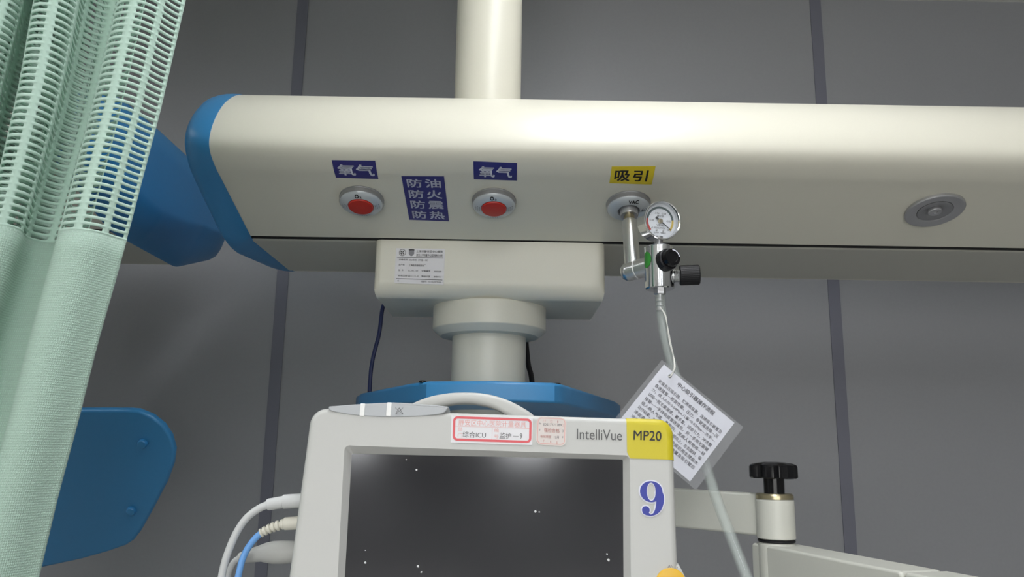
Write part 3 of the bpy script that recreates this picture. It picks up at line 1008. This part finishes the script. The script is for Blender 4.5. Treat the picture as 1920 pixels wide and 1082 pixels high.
kr = (at(1495, 880, AY)[0] - at(1408, 880, AY)[0]) / 2
kb = part('star_knob', MB().lathe(af, [(0.0152, zt_u + 0.006), (0.0152, zk0 + 0.004)], 36), M['black'], A, label='black star knob')
star = []
for k in range(84):
    a = 2 * math.pi * k / 84 + 0.22
    w = 0.5 + 0.5 * math.cos(6 * a)
    star.append(np.array([math.cos(a), math.sin(a)]) * kr * (0.76 + 0.24 * min(1, 1.7 * w)))
mb = MB()
R = []
for s, z in ((0.93, zk0), (1.0, zk0 + 0.002), (1.0, zk1 - 0.006), (0.96, zk1 - 0.003), (0.80, zk1 - 0.0008), (0.4, zk1 + 0.0012), (0.05, zk1 + 0.0015)):
    R.append([(hx + p[0] * s, AY + p[1] * s, z) for p in star])
mb.rings(R)
part('grip', mb, M['black'], kb, sharp=30)
# upper arm towards the monitor
yl = AY + 0.15
ul = at(1262, 914, yl)
za_t, za_b = at(1415, 926, AY)[2], at(1415, 1006, AY)[2]
uf = Frame((hx, AY, (za_t + za_b) / 2), nrm((-(yl - AY), ul[0] - hx, 0)) if False else nrm(np.cross(np.array([0, 0, 1.0]), np.array([ul[0] - hx, yl - AY, 0]))))
L_up = 0.40
sgn = 1 if uf.e1.dot(np.array([ul[0] - hx, yl - AY, 0])) > 0 else -1
ux0, ux1 = sorted((sgn * 0.008, sgn * L_up))
part('upper_arm', MB().plate(uf, rrect(ux1 - ux0, za_t - za_b, 0.006, 3, (ux0 + ux1) / 2, 0), -0.014, 0.014, 0.004), M['arm'], A)
# lower arm coming forward to the right
zl_t = at(1455, 1018, AY)[2] - 0.002
p_far, p_near = on_z(1480, 1017, zl_t), on_z(1850, 1084, zl_t)      # back edge of the top face
q_near = on_z(1690, 1072, zl_t)
dv = nrm(p_near - p_far)
wid = abs(np.cross(dv, q_near - p_far)[2])
lf = Frame((p_far[0], p_far[1], zl_t), np.cross(dv, (0, 0, 1.0)))
if lf.n[1] > 0:
    lf = Frame(lf.o, -lf.n)
s2 = 1 if lf.e1.dot(dv) > 0 else -1
L1 = (q_near - p_far).dot(dv)
a0, a1 = sorted((s2 * -0.01, s2 * L1))
part('lower_arm', MB().plate(lf, rrect(a1 - a0, 0.105, 0.006, 3, (a0 + a1) / 2, -0.0525), 0.0, wid, 0.004), M['arm'], A)
a0, a1 = sorted((s2 * (L1 + 0.0015), s2 * (L1 + 0.16)))
part('arm_end_cover', MB().plate(lf, rrect(a1 - a0, 0.105, 0.006, 3, (a0 + a1) / 2, -0.0525), -0.002, wid - 0.002, 0.004), M['arm'], A)
part('wall_post', MB().rbox((lf(s2 * (L1 + 0.05), 0, wid / 2)[0] - 0.03, lf(s2 * (L1 + 0.05), 0, wid / 2)[1] - 0.03, 0.0), (lf(s2 * (L1 + 0.05), 0, wid / 2)[0] + 0.03, lf(s2 * (L1 + 0.05), 0, wid / 2)[1] + 0.03, zl_t - 0.10), 0.006), M['arm'], A)

# ------------------------------------------------------------------ patient monitor
TILT = math.radians(9)
rl = math.radians(1.0)
mo = at(920, 785, 0.675)
mf = Frame(mo, (0, -math.cos(TILT), math.sin(TILT)), (math.sin(rl), 0, math.cos(rl)))
mp = lambda x, y, h=0.0: mf.px(x, y, h)
tlc, trc = mp(583, 763.5), mp(1261.5, 786)
blc, brc = mp(540, 1082), mp(1272.5, 1082)
ext = lambda a, b, v: a + (b - a) * ((v - a[1]) / (b[1] - a[1]))
VB = -0.255
BLq, BRq = ext(tlc, blc, VB), ext(trc, brc, VB)
Mo = thing('patient_monitor', mf(0, VB, -0.06), 'white bedside patient monitor with dark screen, yellow corner and blue number nine', 'monitor')
out = rpoly([BLq, BRq, trc, tlc], [0.012, 0.012, 0.0125, 0.0135], 8)
hl_t, hr_t = mp(646, 835), mp(1181, 854)
hl_b, hr_b = mp(633, 1082), mp(1183, 1082)
VH = -0.205
hole_o = rpoly([ext(hl_t, hl_b, VH), ext(hr_t, hr_b, VH), hr_t, hl_t], 0.004, 8)
il_t, ir_t = mp(660, 851, -0.007), mp(1167.5, 862, -0.007)
il_b, ir_b = mp(647, 1082, -0.007), mp(1168.5, 1082, -0.007)
hole_i = rpoly([ext(il_t, il_b, VH + 0.006), ext(ir_t, ir_b, VH + 0.006), ir_t, il_t], 0.0012, 8)
RR = 0.0055
rows_ = [(0.020, -0.10), (0.006, -0.085), (0.0, -0.06), (0.0, -RR)] + [(RR * (1 - math.cos(t)), -RR + RR * math.sin(t)) for t in np.linspace(0.25, math.pi / 2, 6)]
R = [[mf(p[0], p[1], h) for p in (inset(out, d) if d > 1e-6 else out)] for d, h in rows_]
R.append([mf(p[0], p[1], 0.0) for p in hole_o])
R.append([mf(p[0], p[1], -0.0008) for p in inset(hole_o, 0.0006)])
R.append([mf(p[0], p[1], -0.007) for p in hole_i])
part('housing', MB().rings(R, cap0=True, cap1=False), M['monitor'], Mo, sharp=50)
scr = part('screen', MB().plate(mf, inset(hole_i, -0.0006), -0.010, -0.0068), M['screen'], Mo, label='dark glossy screen')
random.seed(4)
mb = MB()
for x, y, r in ((762, 862, .0006), (781, 881, .0009), (1004, 959, .0010), (1011, 960, .0007), (685, 1055, .0010), (784, 1062, .0010), (790, 1073, .0008), (1138, 1039, .0008), (1141, 1050, .0012), (685, 1032, .0004)):
    u, v = mp(x, y, -0.0068)
    n = 7
    mb.add([mf(u + r * (0.7 + 0.5 * random.random()) * math.cos(k * 2 * math.pi / n), v + r * (0.7 + 0.5 * random.random()) * math.sin(k * 2 * math.pi / n), -0.0066) for k in range(n)], [tuple(range(n))])
part('dust', mb, M['dust'], scr, kind='stuff')

# yellow corner wrapped over the top right corner
e = 0.0005
outg = [p for p in inset(out, -e)]
ya = mp(1174.5, 784)[0]
yv = mp(1220, 861)[1]
cu = []
N = len(outg)
i_tr = [i for i in range(18, 27)]            # corner arc of the top right corner
top_pt = None
right_pt = ext(outg[17], outg[18], yv)
t_ = (ya - outg[26][0]) / (outg[27][0] - outg[26][0])
top_pt = outg[26] + (outg[27] - outg[26]) * t_
bd = [right_pt] + [outg[i] for i in i_tr] + [top_pt]
# inward normals along the boundary
nin = []
for i, p in enumerate(bd):
    a = bd[max(i - 1, 0)]; b = bd[min(i + 1, len(bd) - 1)]
    d = nrm(b - a)
    nin.append(np.array([-d[1], d[0]]))
R = []
for d, h in [(0.0, -0.045), (0.0, -RR)] + [((RR + e) * (1 - math.cos(t)), -RR + (RR + e) * math.sin(t)) for t in np.linspace(0.25, math.pi / 2, 6)]:
    R.append([mf(*(p + n_ * d), h) for p, n_ in zip(bd, nin)])
mb = MB().rings(R, closed=False, cap0=False, cap1=False)
last = [p + n_ * (RR + e) for p, n_ in zip(bd, nin)]
ic = [mp(1175, 848), mp(1181.5, 860)]
poly = last + [np.array([last[-1][0], ic[0][1]]), np.array([ic[1][0], last[0][1]])]
mb.add([mf(p[0], p[1], e) for p in poly], [tuple(range(len(poly)))])
part('corner_badge', mb, M['ycorner'], Mo, label='yellow corner', sharp=50)

mm = lambda u, v: mf(u, v, 0.0012)


def px_text(mb, body, corners, bold, h=0.0012):
    q = bil([mp(*c) for c in corners])
    put_text(mb, body, lambda u, v: mf(*q(u, v), h), 0, 0, 1, 1, bold)


mb = MB()
px_text(mb, 'IntelliVue', ((1081.5, 804), (1166, 807.5), (1166, 826.5), (1081.5, 824)), 0.0, 0.0006)
px_text(mb, 'MP20', ((1188, 807.5), (1240, 809.5), (1239.5, 827.5), (1187.5, 825)), 0.012)
part('lettering', mb, M['grey_ink'], Mo, label='grey model lettering')

# hospital label with red frame
q = bil([mp(*c) for c in ((846.5, 779), (999, 784), (998, 835), (845, 830))])
lw = np.linalg.norm(q(1, .5) - q(0, .5)); lh = np.linalg.norm(q(.5, 1) - q(.5, 0))
f3 = lambda u, v, h: mf(*q(u, v), 0.0002 + h)
o = part('inventory_label', sheet(MB(), f3), M['paper'], Mo, label='white label with red frame')
f2 = lambda x, y: f3(x / lw, y / lh, 0.0006)
ro = rrect(lw * 0.965, lh * 0.90, lh * 0.17, 5, lw * 0.505, lh * 0.52)
ri = inset(ro, lh * 0.085)
mb = MB().rings([[f2(*p) for p in ro], [f2(*p) for p in ri]], cap0=False, cap1=False)
part('red_frame', mb, M['red_ink'], o)
mb = MB()
put_text(mb, '静安区中心医院计量器具', lambda u, v: f3(u, v, 0.0006), 0.09, 0.63, 0.92, 0.855, 0.0)
for body, u0, v0, u1, v1 in (('部', 0.085, 0.43, 0.14, 0.57), ('门', 0.085, 0.20, 0.14, 0.34), ('编', 0.53, 0.43, 0.585, 0.57), ('号', 0.53, 0.20, 0.585, 0.34)):
    put_text(mb, body, lambda u, v: f3(u, v, 0.0006), u0, v0, u1, v1, 0.0)
for a, b in (((0.05, 0.605), (0.96, 0.605)), ((0.505, 0.605), (0.505, 0.14))):
    stroke(mb, f2, [(a[0] * lw, a[1] * lh), (b[0] * lw, b[1] * lh)], 0.00028)
part('red_print', mb, M['pink_ink'], o)
mb = MB()
for body, u0, v0, u1, v1 in (('综合ICU', 0.145, 0.20, 0.43, 0.42), ('监护', 0.595, 0.20, 0.74, 0.42), ('—', 0.76, 0.295, 0.83, 0.31), ('9', 0.845, 0.22, 0.875, 0.41)):
    put_text(mb, body, lambda u, v: f3(u, v, 0.0006), u0, v0, u1, v1, 0.0)
part('black_print', mb, M['grey_ink'], o)

# calibration sticker
q2 = bil([mp(*c) for c in ((1006.5, 781), (1062, 783.5), (1061, 837), (1004.5, 834))])
sw = np.linalg.norm(q2(1, .5) - q2(0, .5)); sh_ = np.linalg.norm(q2(.5, 1) - q2(.5, 0))
g3 = lambda x, y, h=0.0: mf(*q2(x / sw, y / sh_), 0.0002 + h)
rs = rrect(sw, sh_, 0.0045, 6, sw / 2, sh_ / 2)
mb = MB().rings([[g3(p[0], p[1], 0) for p in rs], [g3(p[0], p[1], 0.0004) for p in rs]], cap0=False)
pinkpaper = mat('pale_pink_paper', (0.66, 0.60, 0.57), 0.6)
o = part('calibration_sticker', mb, pinkpaper, Mo, label='pale pink rounded calibration sticker')
mb = MB().rings([[g3(*p, 0.0006) for p in inset(rs, 0.0010)], [g3(*p, 0.0006) for p in inset(rs, 0.00145)]], cap0=False, cap1=False)
gs = lambda u, v: g3(u * sw, v * sh_, 0.0006)
for body, u0, v0, u1, v1 in (('强检合格', 0.26, 0.45, 0.78, 0.60), ('有效期至', 0.14, 0.25, 0.50, 0.345), ('11', 0.24, 0.82, 0.30, 0.90), ('12', 0.46, 0.80, 0.54, 0.89), ('1', 0.70, 0.80, 0.73, 0.88), ('7', 0.24, 0.10, 0.28, 0.18), ('6', 0.47, 0.09, 0.51, 0.17), ('5', 0.68, 0.07, 0.72, 0.15), ('2', 0.87, 0.68, 0.91, 0.76)):
    put_text(mb, body, gs, u0, v0, u1, v1, 0.006)
part('red_print', mb, M['pink_ink'], o)
mb = MB()
for body, u0, v0, u1, v1 in (('No', 0.08, 0.72, 0.16, 0.79), ('JDS17221289', 0.22, 0.66, 0.84, 0.77), ('3', 0.87, 0.48, 0.91, 0.56), ('4', 0.86, 0.27, 0.90, 0.35), ('9', 0.09, 0.48, 0.13, 0.56), ('12月', 0.60, 0.25, 0.76, 0.34)):
    put_text(mb, body, gs, u0, v0, u1, v1, 0.004)
part('grey_print', mb, M['pale_ink'], o)

# big number nine decal
qn = bil([mp(*c) for c in ((1199, 902), (1245.5, 903), (1245, 968), (1201.5, 967))])
nw = np.linalg.norm(qn(1, .5) - qn(0, .5)); nh = np.linalg.norm(qn(.5, 1) - qn(.5, 0))
n3 = lambda x, y, h: mf(*qn(x, y / 1.42), h)


def nine(mb, g, h):
    A = np.linspace(0, 2 * math.pi, 41)
    cx, cy = 0.46, 0.985
    mb.rings([[n3(cx + (0.46 + g) * math.cos(a), cy + (0.435 + g) * math.sin(a), h) for a in A], [n3(cx + (0.185 - g * 0.6) * math.cos(a), cy + (0.375 - g * 0.8) * math.sin(a), h) for a in A]], closed=False, cap0=False, cap1=False)
    ou = smooth_path([(0.92, 0.985), (0.985, 0.78), (0.97, 0.52), (0.86, 0.24), (0.66, 0.06), (0.42, 0.0), (0.22, 0.03)], 5)
    inn = smooth_path([(0.645, 0.985), (0.665, 0.78), (0.66, 0.52), (0.61, 0.26), (0.52, 0.10), (0.40, 0.055), (0.24, 0.085)], 5)
    O, I = [], []
    for o_, i_ in zip(ou, inn):
        d = nrm(o_ - i_)
        O.append(n3(*(o_ + d * g), h + 0.00012)); I.append(n3(*(i_ - d * g), h + 0.00012))
    mb.rings([O, I], closed=False, cap0=False, cap1=False)
    B = [n3(0.215 + (0.165 + g) * math.cos(a), 0.225 + (0.165 + g) * math.sin(a), h + 0.00024) for a in np.linspace(0, 2 * math.pi, 28, endpoint=False)]
    mb.add(B, [tuple(range(28))])
    T = [n3(*p, h + 0.00018) for p in ((0.06 - g, 0.20), (0.09, 0.09 - g), (0.22, 0.02 - g), (0.40, -0.0 - g), (0.40, 0.07), (0.30, 0.15))]
    mb.add(T, [tuple(range(6))])
    return mb


o = part('number_decal', nine(MB(), 0.055, 0.0004), M['card'], Mo, label='white-edged number nine decal')
part('number', nine(MB(), 0.0, 0.0009), M['blue_ink'], o, label='blue number nine')

# alarm lamp lens over the top edge
lens_px = [(617, 762.5), (640, 760.5), (680, 757.5), (720, 755.5), (745, 755), (790, 758), (838, 762.5), (838.5, 767), (834, 773), (822, 777), (790, 780.5), (750, 782), (715, 782), (670, 779), (635, 774), (618, 769)]
lp = [mp(*c) for c in lens_px]
lp = [np.array(p) for p in smooth_path([np.array(p) for p in lp] + [np.array(lp[0])], 3)][:-1]
o = part('alarm_lamp', MB().plate(mf, lp, -0.02, 0.0009, 0.0008), M['lens'], Mo, label='grey alarm lamp lens', sharp=60)
for x in (680, 729.5):
    a, b = mp(x - 3.2, 757 if x < 700 else 755), mp(x + 3.2, 781)
    part('rib', MB().plate(mf, rpoly([(a[0], b[1]), (b[0], b[1]), (b[0], a[1]), (a[0], a[1])], 0.0005, 2), -0.019, 0.0016, 0.0004), M['rib'], o, label='white rib')
mb = MB()
s3 = lambda u, v: mf(u, v, 0.0012)
bp = lambda x, y: mp(x, y)
stroke(mb, s3, [bp(742, 777), bp(749, 765), bp(756, 777), bp(742, 777)], 0.00035)
stroke(mb, s3, [bp(741.5, 765), bp(756, 777.5)], 0.0003)
stroke(mb, s3, [bp(756, 765), bp(742, 777.5)], 0.0003)
part('bell_symbol', mb, M['grey_ink'], o)

# carrying handle behind the top edge
hyf = Frame(mf(*mp(873, 765), -0.055), (0, -1, 0))
ho, hi = [], []
for px_o, px_i in zip([(742, 790), (748, 773), (765, 763), (800, 748), (835, 740), (872, 737.5), (910, 740), (945, 749), (975, 763), (1000, 780), (1006, 797)],
                      [(775, 800), (782, 788), (795, 779), (818, 767), (845, 760), (872, 757.5), (900, 760), (926, 767), (950, 780), (965, 792), (972, 806)]):
    ho.append(hyf.px(*px_o)); hi.append(hyf.px(*px_i))
ho, hi = smooth_path(ho, 4), smooth_path(hi, 4)
mb = MB()
R = []
n = len(ho)
for i in range(n):
    o_, i_ = np.array(ho[i]), np.array(hi[i])
    c_ = (o_ + i_) / 2; d = (o_ - i_) / 2
    L = np.linalg.norm(d); d = d / L
    ringp = []
    for p in rrect(2 * L, 0.030, 0.0042, 3):
        w = c_ + d * p[0]
        ringp.append(hyf(w[0], w[1], p[1]))
    R.append(ringp)
part('carry_handle', MB().rings(R), M['monitor'], Mo, sharp=50)

# lower right flare and orange key
u = [mp(1274, 1056), mp(1292, 1090), mp(1320, 1145), mp(1318, 1190), mp(1180, 1190), mp(1180, 1056)]
part('side_bulge', MB().plate(mf, u, -0.06, -0.0015, 0.004), M['monitor'], Mo, label='flared lower side', sharp=50)
kc = mp(1258, 1096)
kfm = Frame(mf(kc[0], kc[1], 0.0), mf.n, mf.e2)
part('alarm_key', MB().lathe(kfm, [(0.0122, -0.001), (0.0122, 0.0012), (0.0108, 0.0022), (0.003, 0.0025)], 36), M['orange'], Mo, label='orange key')
mb = MB()
stroke(mb, mm, [mp(1249.5, 1070), mp(1254.5, 1060), mp(1259, 1069.5), mp(1249.5, 1070)], 0.0005)
stroke(mb, mm, [mp(1258, 1059.5), mp(1261, 1064.5)], 0.0004)
stroke(mb, mm, [mp(1264, 1072), mp(1265.5, 1074.5), mp(1270, 1063)], 0.0005)
part('key_symbol', mb, M['pale_ink'], Mo)
# bracket that joins the monitor to the arm
bk = uf(sgn * (L_up - 0.02), 0, 0)
part('mount_bracket', MB().tube([mf(0.02, -0.11, -0.1005), mf(0.02, -0.11, -0.13) * 0.5 + 0.5 * bk, bk + np.array([0, -0.016, 0])], 0.018, 20), M['arm'], A)

# ------------------------------------------------------------------ cables plugged in on the monitor's left side
CYY = 0.715


def cab(pts, Y=CYY):
    return smooth_path([at(x, y, Y + (w[0] if w else 0)) for x, y, *w in pts], 6)


c1 = thing('monitor_cable', at(545, 940, CYY), 'thick pale grey cable looping from the uppermost plug on the left side of the monitor', 'cable')
part('plug', MB().tube([at(572, 938, CYY), at(532, 941, CYY), at(531.5, 941, CYY)], [0.0060, 0.0060, 0.0056], 24), M['white_cable'], c1)
part('boot', MB().tube([at(533, 941, CYY), at(504, 946, CYY), at(501, 946.5, CYY)], [0.0051, 0.0050, 0.0044], 24), M['white_cable'], c1)
part('cord', MB().tube(cab([(503, 946), (485, 954), (462, 972), (443, 1000), (428, 1035), (419, 1065), (413, 1100), (408, 1150)]), 0.0032, 16), M['white_cable'], c1)
c2 = thing('monitor_cable', at(545, 980, CYY), 'light blue cable with ribbed beige strain relief, in the middle of the left side plugs', 'cable')
pts = [at(x, y, CYY) for x, y in ((562, 978), (540, 981), (520, 986), (504, 992), (489, 1000))]
part('plug', MB().tube([at(568, 980, CYY), at(534, 982, CYY), at(532, 982, CYY)], [0.0056, 0.0054, 0.0044], 20), M['beige'], c2)
rr = []
pp_ = smooth_path(pts, 12)
for i in range(len(pp_)):
    base = 0.0048 - 0.0010 * i / len(pp_)
    rr.append(base * (0.66 if (i % 6) in (2, 3) and 15 < i < len(pp_) - 3 else 1.0))
part('strain_relief', MB().tube(pp_, rr, 16), M['beige'], c2, label='beige ribbed sleeve', sharp=20)
part('cord', MB().tube(cab([(492, 998), (480, 1008), (466, 1026), (455, 1048), (448, 1075), (444, 1100), (441, 1150)]), 0.0028, 14), M['blue_cable'], c2)
c3 = thing('monitor_cable', at(530, 1036, CYY + 0.02), 'pale cable with bulky grey connector, lowest of the left side plugs', 'cable')
Y3 = CYY + 0.02
part('connector', MB().tube([at(560, 1034, Y3), at(545, 1035, Y3), at(530, 1035.5, Y3), at(512, 1036, Y3), at(500, 1036.5, Y3), at(488, 1038, Y3), at(470, 1042, Y3), at(452, 1046, Y3), at(449, 1047, Y3)], [0.0088, 0.0095, 0.0098, 0.0096, 0.0086, 0.0070, 0.0058, 0.0048, 0.0042], 24), M['grey_plug'], c3)
part('cord', MB().tube(cab([(452, 1046, 0.02), (444, 1049, 0.02), (436, 1058, 0.02), (429, 1075, 0.02), (425, 1100, 0.02), (420, 1150, 0.02)]), 0.0026, 14), M['white_cable'], c3)

# ------------------------------------------------------------------ curtain
edge_z = [1.3246, 1.3994, 1.4761, 1.5451, 1.6165, 1.6777, 1.7972, 1.9288]
edge_x = [-0.4452, -0.4355, -0.4232, -0.4139, -0.4022, -0.3936, -0.3782, -0.3653]


def edge(z):
    if z < edge_z[0]:
        return edge_x[0] + (z - edge_z[0]) * 0.10
    if z > edge_z[-1]:
        return edge_x[-1] + (z - edge_z[-1]) * 0.10
    return float(np.interp(z, edge_z, edge_x))


# folded line (distance along the cloth -> offset left of the edge, offset in depth)
DA = 0.001
ATOT = 2.90
fold_l = [0.150, 0.175, 0.21, 0.19, 0.22, 0.18, 0.20, 0.19, 0.21, 0.20, 0.2, 0.2]
fold_t = [1.25, 1.95, 2.05, 1.85, 2.05, 1.95, 2.0, 1.9, 2.0, 1.9, 2.0, 2.0]
cx_, cy_ = [0.0], [0.0]
seg_i, acc, a_ = 0, 0.018, 0.0
while a_ < ATOT:
    L = fold_l[min(seg_i, len(fold_l) - 1)]
    th = fold_t[min(seg_i, len(fold_t) - 1)] * math.sin(2 * math.pi * acc / L)
    cx_.append(cx_[-1] + math.cos(th) * DA)
    cy_.append(cy_[-1] - math.sin(th) * DA)
    acc += DA
    a_ += DA
    if acc >= L:
        acc -= L
        seg_i += 1
cx_, cy_ = np.array(cx_), np.array(cy_)
ag = np.arange(len(cx_)) * DA
ZN = 1.655          # where the net meets the cloth


def curtain_pt(a, z):
    u = float(np.interp(a, ag, cx_))
    d = float(np.interp(a, ag, cy_))
    k = 1.0 + 0.22 * (z - ZN)
    return np.array([edge(z) - u * k + 0.004 * math.sin(9 * z + 20 * a) * min(1, a * 8), 0.80 + d * (1.0 - 0.15 * (ZN - z)) + 0.004 * math.sin(7 * z + 14 * a), z])


CT = thing('curtain', curtain_pt(0.3, 0.5), 'mint green pleated privacy curtain with net top, at the left edge', 'curtain')
# solid cloth
na = int(ATOT / 0.004)
zs = np.concatenate([np.linspace(0.35, 1.2, 12, endpoint=False), np.linspace(1.2, ZN, 24)])
vs = [curtain_pt(i * ATOT / na, z) for z in zs for i in range(na + 1)]
fs = [(j * (na + 1) + i, j * (na + 1) + i + 1, (j + 1) * (na + 1) + i + 1, (j + 1) * (na + 1) + i) for j in range(len(zs) - 1) for i in range(na)]
mb = MB().add(vs, fs)
o = part('cloth_panel', mb, M['cloth'], CT, sharp=80)
uvl = o.data.uv_layers.new(name='UVMap')
for lp_ in o.data.loops:
    vi = lp_.vertex_index
    uvl.data[lp_.index].uv = ((vi % (na + 1)) * ATOT / na, zs[vi // (na + 1)])
md = o.modifiers.new('thickness', 'SOLIDIFY')
md.thickness = 0.0012
# knitted net: slots between bands
PA, PZ, SWD, SHT = 0.0265, 0.0069, 0.0192, 0.0039
ncol, nrow = int(ATOT / PA), int((2.62 - ZN) / PZ)
mb = MB()
slot = [(SWD / 2 * sx - (0 if abs(sy) == 1 else 0), SHT / 2 * sy) for sx, sy in ()]
half_s = []
for a, b in ((0.5, -0.30), (0.47, -0.44), (0.40, -0.5), (0.14, -0.5), (-0.14, -0.5), (-0.40, -0.5), (-0.47, -0.44), (-0.5, -0.30), (-0.5, 0.30), (-0.47, 0.44), (-0.40, 0.5), (-0.14, 0.5), (0.14, 0.5), (0.40, 0.5), (0.47, 0.44), (0.5, 0.30)):
    half_s.append((a * SWD, b * SHT))
outer_s = [(PA / 2, -PZ * 0.25), (PA / 2, -PZ / 2), (0.40 * SWD, -PZ / 2), (0.14 * SWD, -PZ / 2), (-0.14 * SWD, -PZ / 2), (-0.40 * SWD, -PZ / 2), (-PA / 2, -PZ / 2), (-PA / 2, -PZ * 0.25),
           (-PA / 2, PZ * 0.25), (-PA / 2, PZ / 2), (-0.40 * SWD, PZ / 2), (-0.14 * SWD, PZ / 2), (0.14 * SWD, PZ / 2), (0.40 * SWD, PZ / 2), (PA / 2, PZ / 2), (PA / 2, PZ * 0.25)]
idx = {}
verts = []
az = []


def vid(a, z):
    k = (round(a * 1e5), round(z * 1e5))
    if k not in idx:
        idx[k] = len(verts)
        verts.append(curtain_pt(max(a, 0.0), z))
        az.append((max(a, 0.0), z))
    return idx[k]


faces = []
for ci in range(ncol):
    for rj in range(nrow):
        ca_, cz_ = (ci + 0.5) * PA, ZN + (rj + 0.5) * PZ
        I = [vid(ca_ + p[0], cz_ + p[1]) for p in half_s]
        O = [vid(ca_ + p[0], cz_ + p[1]) for p in outer_s]
        for k in range(16):
            k2 = (k + 1) % 16
            faces.append((O[k], O[k2], I[k2], I[k]))
mb.add(verts, faces)
n_rear = int(0.95 / PA)
keep = [i for i, (a, z) in enumerate(az) if a <= n_rear * PA + 1e-6]
map2 = {i: k for k, i in enumerate(keep)}
faces2 = [tuple(map2[i] for i in f_) for f_ in faces if all(i in map2 for i in f_)]
az = [az[i] for i in keep]
o = part('net_panel', mb, M['net'], CT, sharp=80)
net_faces = mb
md = o.modifiers.new('thickness', 'SOLIDIFY')
md.thickness = 0.0016
md.offset = 0
# second layer of the folded net behind the first
verts2 = [(x - 0.012, y + 0.062, z) for x, y, z in (curtain_pt(a + 0.11, z) for a, z in az)]
o = part('rear_net_panel', MB().add(verts2, faces2), M['net'], CT, sharp=80)
md = o.modifiers.new('thickness', 'SOLIDIFY')
md.thickness = 0.0016
md.offset = 0
# welt where the net meets the cloth
mb = MB().tube([curtain_pt(a, ZN) for a in np.arange(0, ATOT - 0.01, 0.004)], 0.0016, 8)
part('welt', mb, M['net'], CT)
# header tape and ceiling track
mb = MB()
nb = int(ATOT / 0.006)
zz = (2.61, 2.66)
mb.add([curtain_pt(i * ATOT / nb, z) for z in zz for i in range(nb + 1)], [(i, i + 1, nb + 2 + i, nb + 1 + i) for i in range(nb)])
o = part('header_tape', mb, M['cloth'], CT, sharp=80)
md = o.modifiers.new('thickness', 'SOLIDIFY')
md.thickness = 0.002
tag(part('curtain_track', MB().rbox((-1.6, 0.785, 2.6625), (0.5, 0.815, CEIL), 0.004), M['rib']), 'white ceiling track carrying the mint curtain', 'curtain rail')
